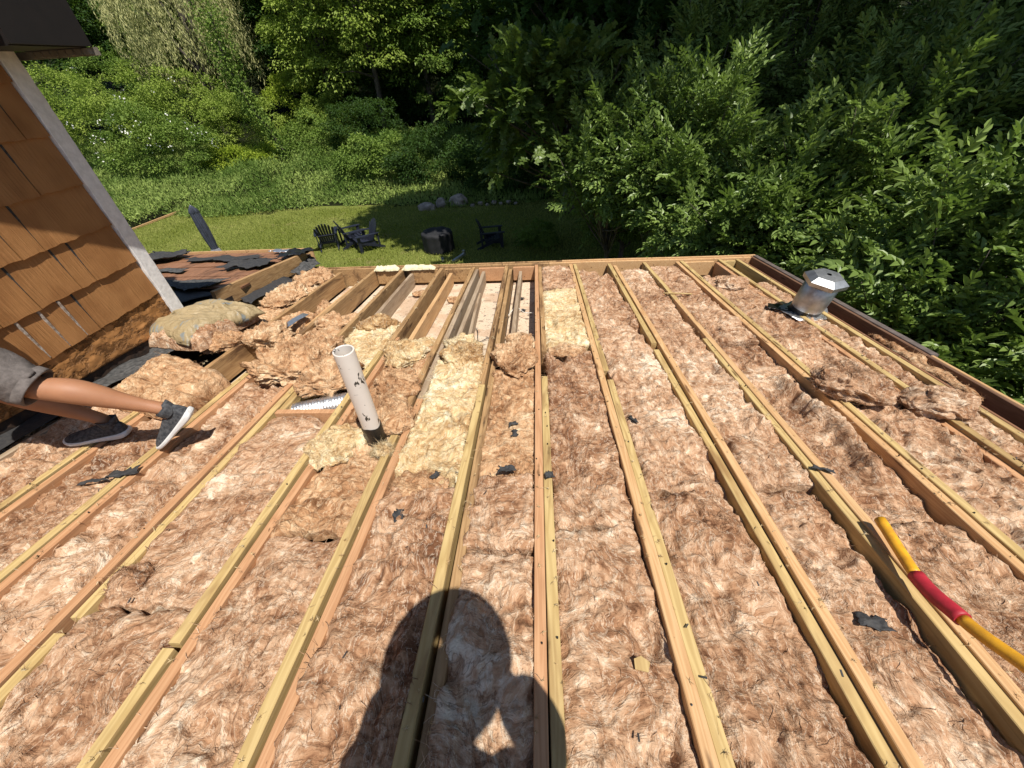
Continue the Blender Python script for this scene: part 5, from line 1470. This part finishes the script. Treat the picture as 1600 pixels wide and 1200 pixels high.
put_shrub('dark undergrowth bush beneath the willow', -20.5, 36.0, (3.4, 1.8, 2.8), 'leaf_dark', 37, 110, 140, .6, L=.15)
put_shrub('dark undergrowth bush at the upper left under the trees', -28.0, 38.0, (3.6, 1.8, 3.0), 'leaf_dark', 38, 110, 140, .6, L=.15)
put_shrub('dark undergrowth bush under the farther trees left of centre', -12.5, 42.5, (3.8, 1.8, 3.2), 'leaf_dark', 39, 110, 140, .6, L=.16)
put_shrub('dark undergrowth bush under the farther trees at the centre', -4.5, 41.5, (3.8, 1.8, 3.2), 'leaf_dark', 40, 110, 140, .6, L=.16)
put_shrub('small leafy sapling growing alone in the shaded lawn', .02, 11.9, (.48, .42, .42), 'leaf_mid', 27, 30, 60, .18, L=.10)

# background trees: three kinds, each copied over the slope
def make_tree(label, seed, rad, ch, mat, ncl, per, cr, L, wd, r0, h, shape='kite', droop=.2, group='trees in the woods', flat=.75):
    rng = np.random.default_rng(seed)
    P, cen = clump_crown(rng, rad, ncl, per, cr, L, wd, flat=flat, shape=shape, droop=droop, shell=.45)
    off = np.array([0, 0, ch])
    tg = [tuple(c * .85 + off) for c in cen[:14]]
    tr = limb_mesh(None, tg, r0, h, rng, lean=(rng.normal() * .3, 0))
    return plant('tree', label, 'tree', (0, 0, -50), [(v + off, f, t) for v, f, t in P], M[mat], tr, group=group)
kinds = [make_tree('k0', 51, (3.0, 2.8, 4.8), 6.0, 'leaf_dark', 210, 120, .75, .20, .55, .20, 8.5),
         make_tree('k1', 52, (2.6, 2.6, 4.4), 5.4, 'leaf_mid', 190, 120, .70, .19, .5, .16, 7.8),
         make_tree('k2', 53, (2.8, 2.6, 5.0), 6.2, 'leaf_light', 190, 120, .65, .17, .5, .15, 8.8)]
spots = [(-31.0, 33.0, 0, 'dark tree at the far left, behind the roof overhang'), (-27.5, 36.5, 1, 'green tree left of the pale willow'), (-34.5, 29.0, 1, 'mid green tree at the extreme left of the woods'),
         (-24.0, 39.0, 0, 'dark tree behind the pale willow, left side'), (-19.0, 38.5, 1, 'blue-green tree right of the pale willow'), (-16.6, 34.5, 0, 'dark tree in the gap between the willow and the sunlit tree'),
         (-13.6, 35.0, 2, 'sunlit light green tree at the top of the picture, left of centre'), (-10.8, 38.0, 2, 'light green tree right of the sunlit tree'), (-8.6, 34.0, 0, 'dark tree over the thicket left of centre'),
         (-6.0, 38.5, 2, 'pale green slender tree deep in the woods'), (-4.2, 33.5, 0, 'dark tree at the centre of the woods'), (-1.8, 37.0, 1, 'mid green tree behind the centre of the woods'),
         (.8, 32.0, 0, 'dark tree right of the centre of the woods'), (3.6, 35.5, 0, 'dark tree behind the maple branches'), (6.5, 31.0, 0, 'dark tree far behind the dogwood leaves'), (10.5, 34.0, 0, 'dark tree at the far right of the woods'),
         (-13.0, 30.5, 2, 'light green tree just left of the dark gap in the woods'), (-9.6, 29.0, 2, 'light leafy tree above the rounded speckled bush'), (-6.6, 30.0, 1, 'mid green tree between the light tree and the dark centre'), (-16.0, 41.0, 2, 'bright tree top between the willow and the sunlit tree'), (-27.5, 41.5, 2, 'light green tree crown at the upper left beside the willow'),
         (-22.0, 46.0, 0, 'distant dark tree behind the willow'), (-12.0, 46.0, 0, 'distant dark tree behind the sunlit tree'), (-3.0, 45.0, 0, 'distant dark tree behind the centre'), (5.0, 44.0, 0, 'distant dark tree on the right slope'),
         (-26.0, 60.0, 0, 'farthest dark tree at the upper left'), (-17.5, 58.0, 1, 'farthest green tree at the upper left'), (-35.0, 56.0, 0, 'farthest dark tree beyond the house'), (-9.0, 58.0, 0, 'farthest dark tree left of centre'), (0.0, 58.0, 0, 'farthest dark tree at the centre'), (9.0, 56.0, 0, 'farthest dark tree right of centre'),
         (-31.0, 44.0, 0, 'distant dark tree on the left slope'), (-33.5, 38.5, 0, 'large dark tree behind the far bank at the extreme left'), (-43.0, 48.0, 0, 'dark tree beyond the upper left corner'), (-39.0, 38.0, 0, 'distant dark tree beyond the left edge of the house'), (14.0, 27.0, 0, 'dark tree on the right behind the dogwoods'), (9.0, 24.5, 0, 'near dark tree behind the dogwoods')]
first = {}
for k, (x, y, kd, lb) in enumerate(spots):
    rz = (k * 2.4) % 6.28; s = .9 + .3 * ((k * 37) % 10) / 10
    if kd not in first:
        first[kd] = 1; o = kinds[kd]; o.location = (x, y, g0(x, y) - .2); o.rotation_euler = (0, 0, rz); o.scale = (s, s, s); o['label'] = lb
    else: copy_tree(kinds[kd], (x, y, g0(x, y) - .2), rz, s, lb, 'trees in the woods')
# pale drooping willow
def willow(label, x, y, seed, sc_=1.0):
    rng = np.random.default_rng(seed)
    n = 520; d = rnd_dirs(n * 2, rng); d = d[d[:, 2] > -.45][:n]
    st = d * [3.4, 2.6, 3.9] * (.6 + .42 * rng.random(len(d)))[:, None] + [0, 0, 6.2]
    P, Nn = [], 46
    Lh = 1.0 + 1.5 * rng.random(len(st))
    dirs = unit(d * [1, 1, .2])
    tt = np.linspace(0, 1, Nn)
    pos = st[:, None, :] + dirs[:, None, :] * (tt[None, :, None] ** .6) * .55 - np.array([0, 0, 1.0]) * (tt ** 1.3)[None, :, None] * Lh[:, None, None]
    pos = pos.reshape(-1, 3) + rng.normal(size=(len(st) * Nn, 3)) * .085
    m = len(pos); ax = unit(np.array([0, 0, -1.0]) + rnd_dirs(m, rng) * .6)
    tn = np.clip(np.repeat(rng.random(len(st)), Nn) * .6 + .4 * rng.random(m), 0, 1)
    P = [leaves(pos, ax, unit(rnd_dirs(m, rng) + [0, -.4, .4]), .14 + .10 * rng.random(m), .24, rng, tint=tn, shape='kite')]
    tr = limb_mesh(None, [tuple(q) for q in st[:12]], .26, 7.5, rng, lean=(.6, 0))
    return plant('tree', label, 'tree', (x, y, g0(x, y) - .2), P, M['leaf_willow'], tr, s=sc_, group='willows')
willow('pale yellow-green willow with hanging branches at upper left', -22.2, 32.0, 61, 1.1)
willow('smaller pale willow at the top edge, right of the first', -19.0, 38.5, 62, 1.2)
# slim leaning trunk wrapped in vines
rng = np.random.default_rng(70)
mb = MB(); pts = catmull([(0.1, 0, -.2), (-.1, 0, 1.2), (-.9, .1, 2.9), (-1.4, .2, 4.6), (-1.3, .3, 6.5)], 5); mb.tube(pts, [.13 * (1 - .6 * i / (len(pts)-1)) for i in range(len(pts))], 8)
n = 5200; k = rng.integers(0, len(pts), n); base = np.array([list(p) for p in pts])[k]
hh_ = np.clip(base[:, 2], 0, 6) / 6; pos = base + rnd_dirs(n, rng) * (.16 + .75 * hh_ ** 1.2)[:, None] * rng.random(n)[:, None] ** .6 + rng.normal(size=(n, 3)) * [0, 0, .15]
plant('tree', 'slim leaning trunk wrapped in dark vines on the bank', 'tree', (-13.6, 23.6, g0(-13.6, 23.6)), [leaves(pos, unit(rnd_dirs(n, rng) + [0, 0, -.3]), unit(rnd_dirs(n, rng) + [0, -.3, .8]), .13, .6, rng, shape='kite')], M['leaf_mid'], mb)

# near foliage on the right: leafy sprays on arching stems
def spray_template(rng, n=11, L=.34, leaf=.10, wd=.42, shape='ovate'):
    t = np.linspace(.12, 1, n); pos = np.stack([0*t, t*L, .06*np.sin(t*2.2)], 1)
    sd = np.where(np.arange(n) % 2 == 0, 1.0, -1.0)
    ang = np.radians(62 - 40 * t)
    ax = np.stack([sd * np.sin(ang), np.cos(ang), .25 - .35 * rng.random(n)], 1); ax[-1] = [0, 1, .1]
    ls = leaf * (.75 + .4 * np.sin(t * 2.6)) * (.85 + .3 * rng.random(n))
    return leaves(pos, ax, unit(np.array([[0, 0, 1.0]]) + rnd_dirs(n, rng) * .25), ls, wd, rng, fold=.3, tint=np.full(n, .5) + .12 * rng.normal(size=n), shape=shape)
def sprays(rng, pos, dirs, scale, tints, shape='ovate', leaf=.10, wd=.42, nl=11, L=.34):
    T_ = [spray_template(rng, nl, L, leaf, wd, shape) for _ in range(5)]
    out = []
    up = np.array([0, 0, 1.0])
    for k, (v, f, t) in enumerate(T_):
        ii = np.arange(len(pos))[k::5]; m = len(ii)
        if not m: continue
        y = unit(dirs[ii]); x = unit(np.cross(y, up) + 1e-4); z = np.cross(x, y)
        roll = rng.normal(size=m) * .45
        x2 = x * np.cos(roll)[:, None] + z * np.sin(roll)[:, None]; z2 = np.cross(x2, y)
        Rm = np.stack([x2, y, z2], 2)
        V = np.einsum('nij,kj->nki', Rm, v) * scale[ii][:, None, None] + pos[ii][:, None, :]
        F = f[None] + (np.arange(m) * len(v))[:, None, None]
        tn = np.clip(t[None] * .5 + tints[ii][:, None] * .75, 0, 1)
        out.append((V.reshape(-1, 3), F.reshape(-1, f.shape[1]), tn.ravel()))
    return out
def near_tree(name, label, c, rad, seed, nst, mat='leaf_dog', shape='ovate', leaf=.100, wd=.48, base=None, r0=.06, group='leafy trees right beside the roof', per=20, upb=.45, scale=(.75, 1.15), nl=8):
    """stems fan from the trunk to the crown shell; each stem end carries a plume of sprays"""
    rng = np.random.default_rng(seed); rad = np.array(rad, float)
    cw = np.array(W(*c)); bx, by = (c[0], c[1]) if base is None else base
    root = np.array([bx, by, g0(bx, by)]); org = cw - root
    d = rnd_dirs(nst * 2, rng); d = d[d[:, 2] > -.65][:nst]
    lump = 1 + .25 * vnoise(d * 2.0 + seed)
    rr = (.55 + .5 * rng.random(len(d)) ** .7) * lump
    tips = org + d * rad * rr[:, None]
    n = per * len(d); ci = np.repeat(np.arange(len(d)), per)
    s = rng.random(n) ** .8
    sd = unit(d + np.array([0, 0, upb]) + rng.normal(size=(len(d), 3)) * .2)
    pos = tips[ci] - sd[ci] * (s * .85)[:, None] + rng.normal(size=(n, 3)) * .05
    dr = unit(sd[ci] * .8 + rnd_dirs(n, rng) * (.5 + .5 * s)[:, None] + [0, 0, -.05])
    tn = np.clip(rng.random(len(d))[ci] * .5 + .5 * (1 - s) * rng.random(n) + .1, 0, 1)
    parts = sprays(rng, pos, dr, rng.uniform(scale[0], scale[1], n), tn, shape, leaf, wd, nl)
    mb = MB(); t0 = V3((0, 0, -.3)); t1 = V3(org * [.6, .6, .55]) 
    pts = catmull([t0, t0.lerp(t1, .5) + V3((rng.normal()*.1, rng.normal()*.1, 0)), t1, V3(org)], 5)
    mb.tube(pts, [r0 * (1.3 - .9 * i / (len(pts)-1)) for i in range(len(pts))], 9)
    for t in tips[::3]:
        a = pts[rng.integers(len(pts)//3, len(pts))]; t = V3(t); mid = a.lerp(t, .55) + V3((0, 0, -.12))
        q = catmull([a, mid, t], 4); mb.tube(q, [r0 * .35 * (1 - .85 * i / (len(q)-1)) for i in range(len(q))], 5)
    r = plant(name, label, 'tree' if name == 'tree' else 'shrub', tuple(root), parts, M[mat], mb, group=group)
    return r
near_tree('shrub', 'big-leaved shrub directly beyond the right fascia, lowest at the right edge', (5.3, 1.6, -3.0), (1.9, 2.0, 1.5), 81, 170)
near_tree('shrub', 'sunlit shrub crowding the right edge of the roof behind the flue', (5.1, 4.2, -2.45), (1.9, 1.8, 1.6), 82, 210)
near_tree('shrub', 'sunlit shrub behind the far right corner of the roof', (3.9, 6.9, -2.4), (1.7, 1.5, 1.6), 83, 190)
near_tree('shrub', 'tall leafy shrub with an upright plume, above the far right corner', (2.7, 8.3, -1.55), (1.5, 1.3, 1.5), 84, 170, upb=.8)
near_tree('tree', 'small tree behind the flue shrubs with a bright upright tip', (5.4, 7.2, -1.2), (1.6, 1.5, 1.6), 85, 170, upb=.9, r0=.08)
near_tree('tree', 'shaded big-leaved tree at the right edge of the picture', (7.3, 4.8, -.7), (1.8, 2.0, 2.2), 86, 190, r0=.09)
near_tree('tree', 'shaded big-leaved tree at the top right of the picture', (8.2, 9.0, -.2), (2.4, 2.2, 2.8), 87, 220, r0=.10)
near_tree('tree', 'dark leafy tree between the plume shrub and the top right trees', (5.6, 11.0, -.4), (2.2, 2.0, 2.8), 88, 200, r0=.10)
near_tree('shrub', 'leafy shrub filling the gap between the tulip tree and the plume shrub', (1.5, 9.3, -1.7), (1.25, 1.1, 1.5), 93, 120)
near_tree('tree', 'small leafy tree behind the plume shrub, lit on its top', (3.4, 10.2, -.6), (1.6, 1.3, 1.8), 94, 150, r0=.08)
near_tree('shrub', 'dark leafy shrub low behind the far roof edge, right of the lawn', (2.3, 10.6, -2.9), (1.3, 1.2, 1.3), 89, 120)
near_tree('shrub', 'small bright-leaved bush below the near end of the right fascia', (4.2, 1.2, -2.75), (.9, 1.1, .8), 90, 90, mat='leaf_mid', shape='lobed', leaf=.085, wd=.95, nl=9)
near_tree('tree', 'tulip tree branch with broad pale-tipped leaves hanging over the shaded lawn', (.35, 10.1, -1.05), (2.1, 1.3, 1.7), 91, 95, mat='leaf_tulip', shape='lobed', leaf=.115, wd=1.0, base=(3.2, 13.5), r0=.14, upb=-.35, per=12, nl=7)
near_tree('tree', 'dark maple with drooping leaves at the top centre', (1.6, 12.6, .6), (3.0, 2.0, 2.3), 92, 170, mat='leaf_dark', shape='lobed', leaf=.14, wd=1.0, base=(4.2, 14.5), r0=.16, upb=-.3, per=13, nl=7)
# tall overhanging trees whose crowns are above the picture and shade the right half of the yard
def tall(label, base, c, rad, seed, ncl, per=150):
    rng = np.random.default_rng(seed)
    P, cen = clump_crown(rng, rad, ncl, per, 1.0, .26, .6, flat=.5, shell=.35)
    off = np.array([c[0] - base[0], c[1] - base[1], c[2] + CZ - g0(*base)])
    tr = limb_mesh(None, [tuple(q * .9 + off) for q in cen[:16]], .20, off[2] + 1, rng, lean=(off[0], off[1]))
    plant('tree', label, 'tree', (base[0], base[1], g0(*base)), [(v + off, f, t) for v, f, t in P], M['leaf_dark'], tr, group='tall trees shading the yard')
tall('tall tree whose grey trunk shows behind the dogwood leaves, crown above the picture', (5.0, 11.2), (5.2, 10.0, 6.8), (4.2, 3.2, 3.4), 101, 200)
tall('tall tree at the lawn edge whose crown above the picture shades the lawn', (1.2, 15.4), (.6, 12.3, 6.0), (4.0, 3.0, 3.2), 102, 220)
tall('tall tree behind the right-hand shrubs, crown above the picture', (9.2, 7.0), (10.2, 6.0, 6.2), (3.8, 3.8, 3.2), 103, 220)
tall('tall tree deep in the shade at the right of the woods', (6.5, 17.0), (6.5, 17.0, 6.0), (5.0, 4.0, 4.5), 104, 220)
tall('tall tree behind the stone row, top out of the picture', (1.2, 22.5), (.8, 22.0, 6.5), (4.8, 3.6, 4.6), 105, 220)
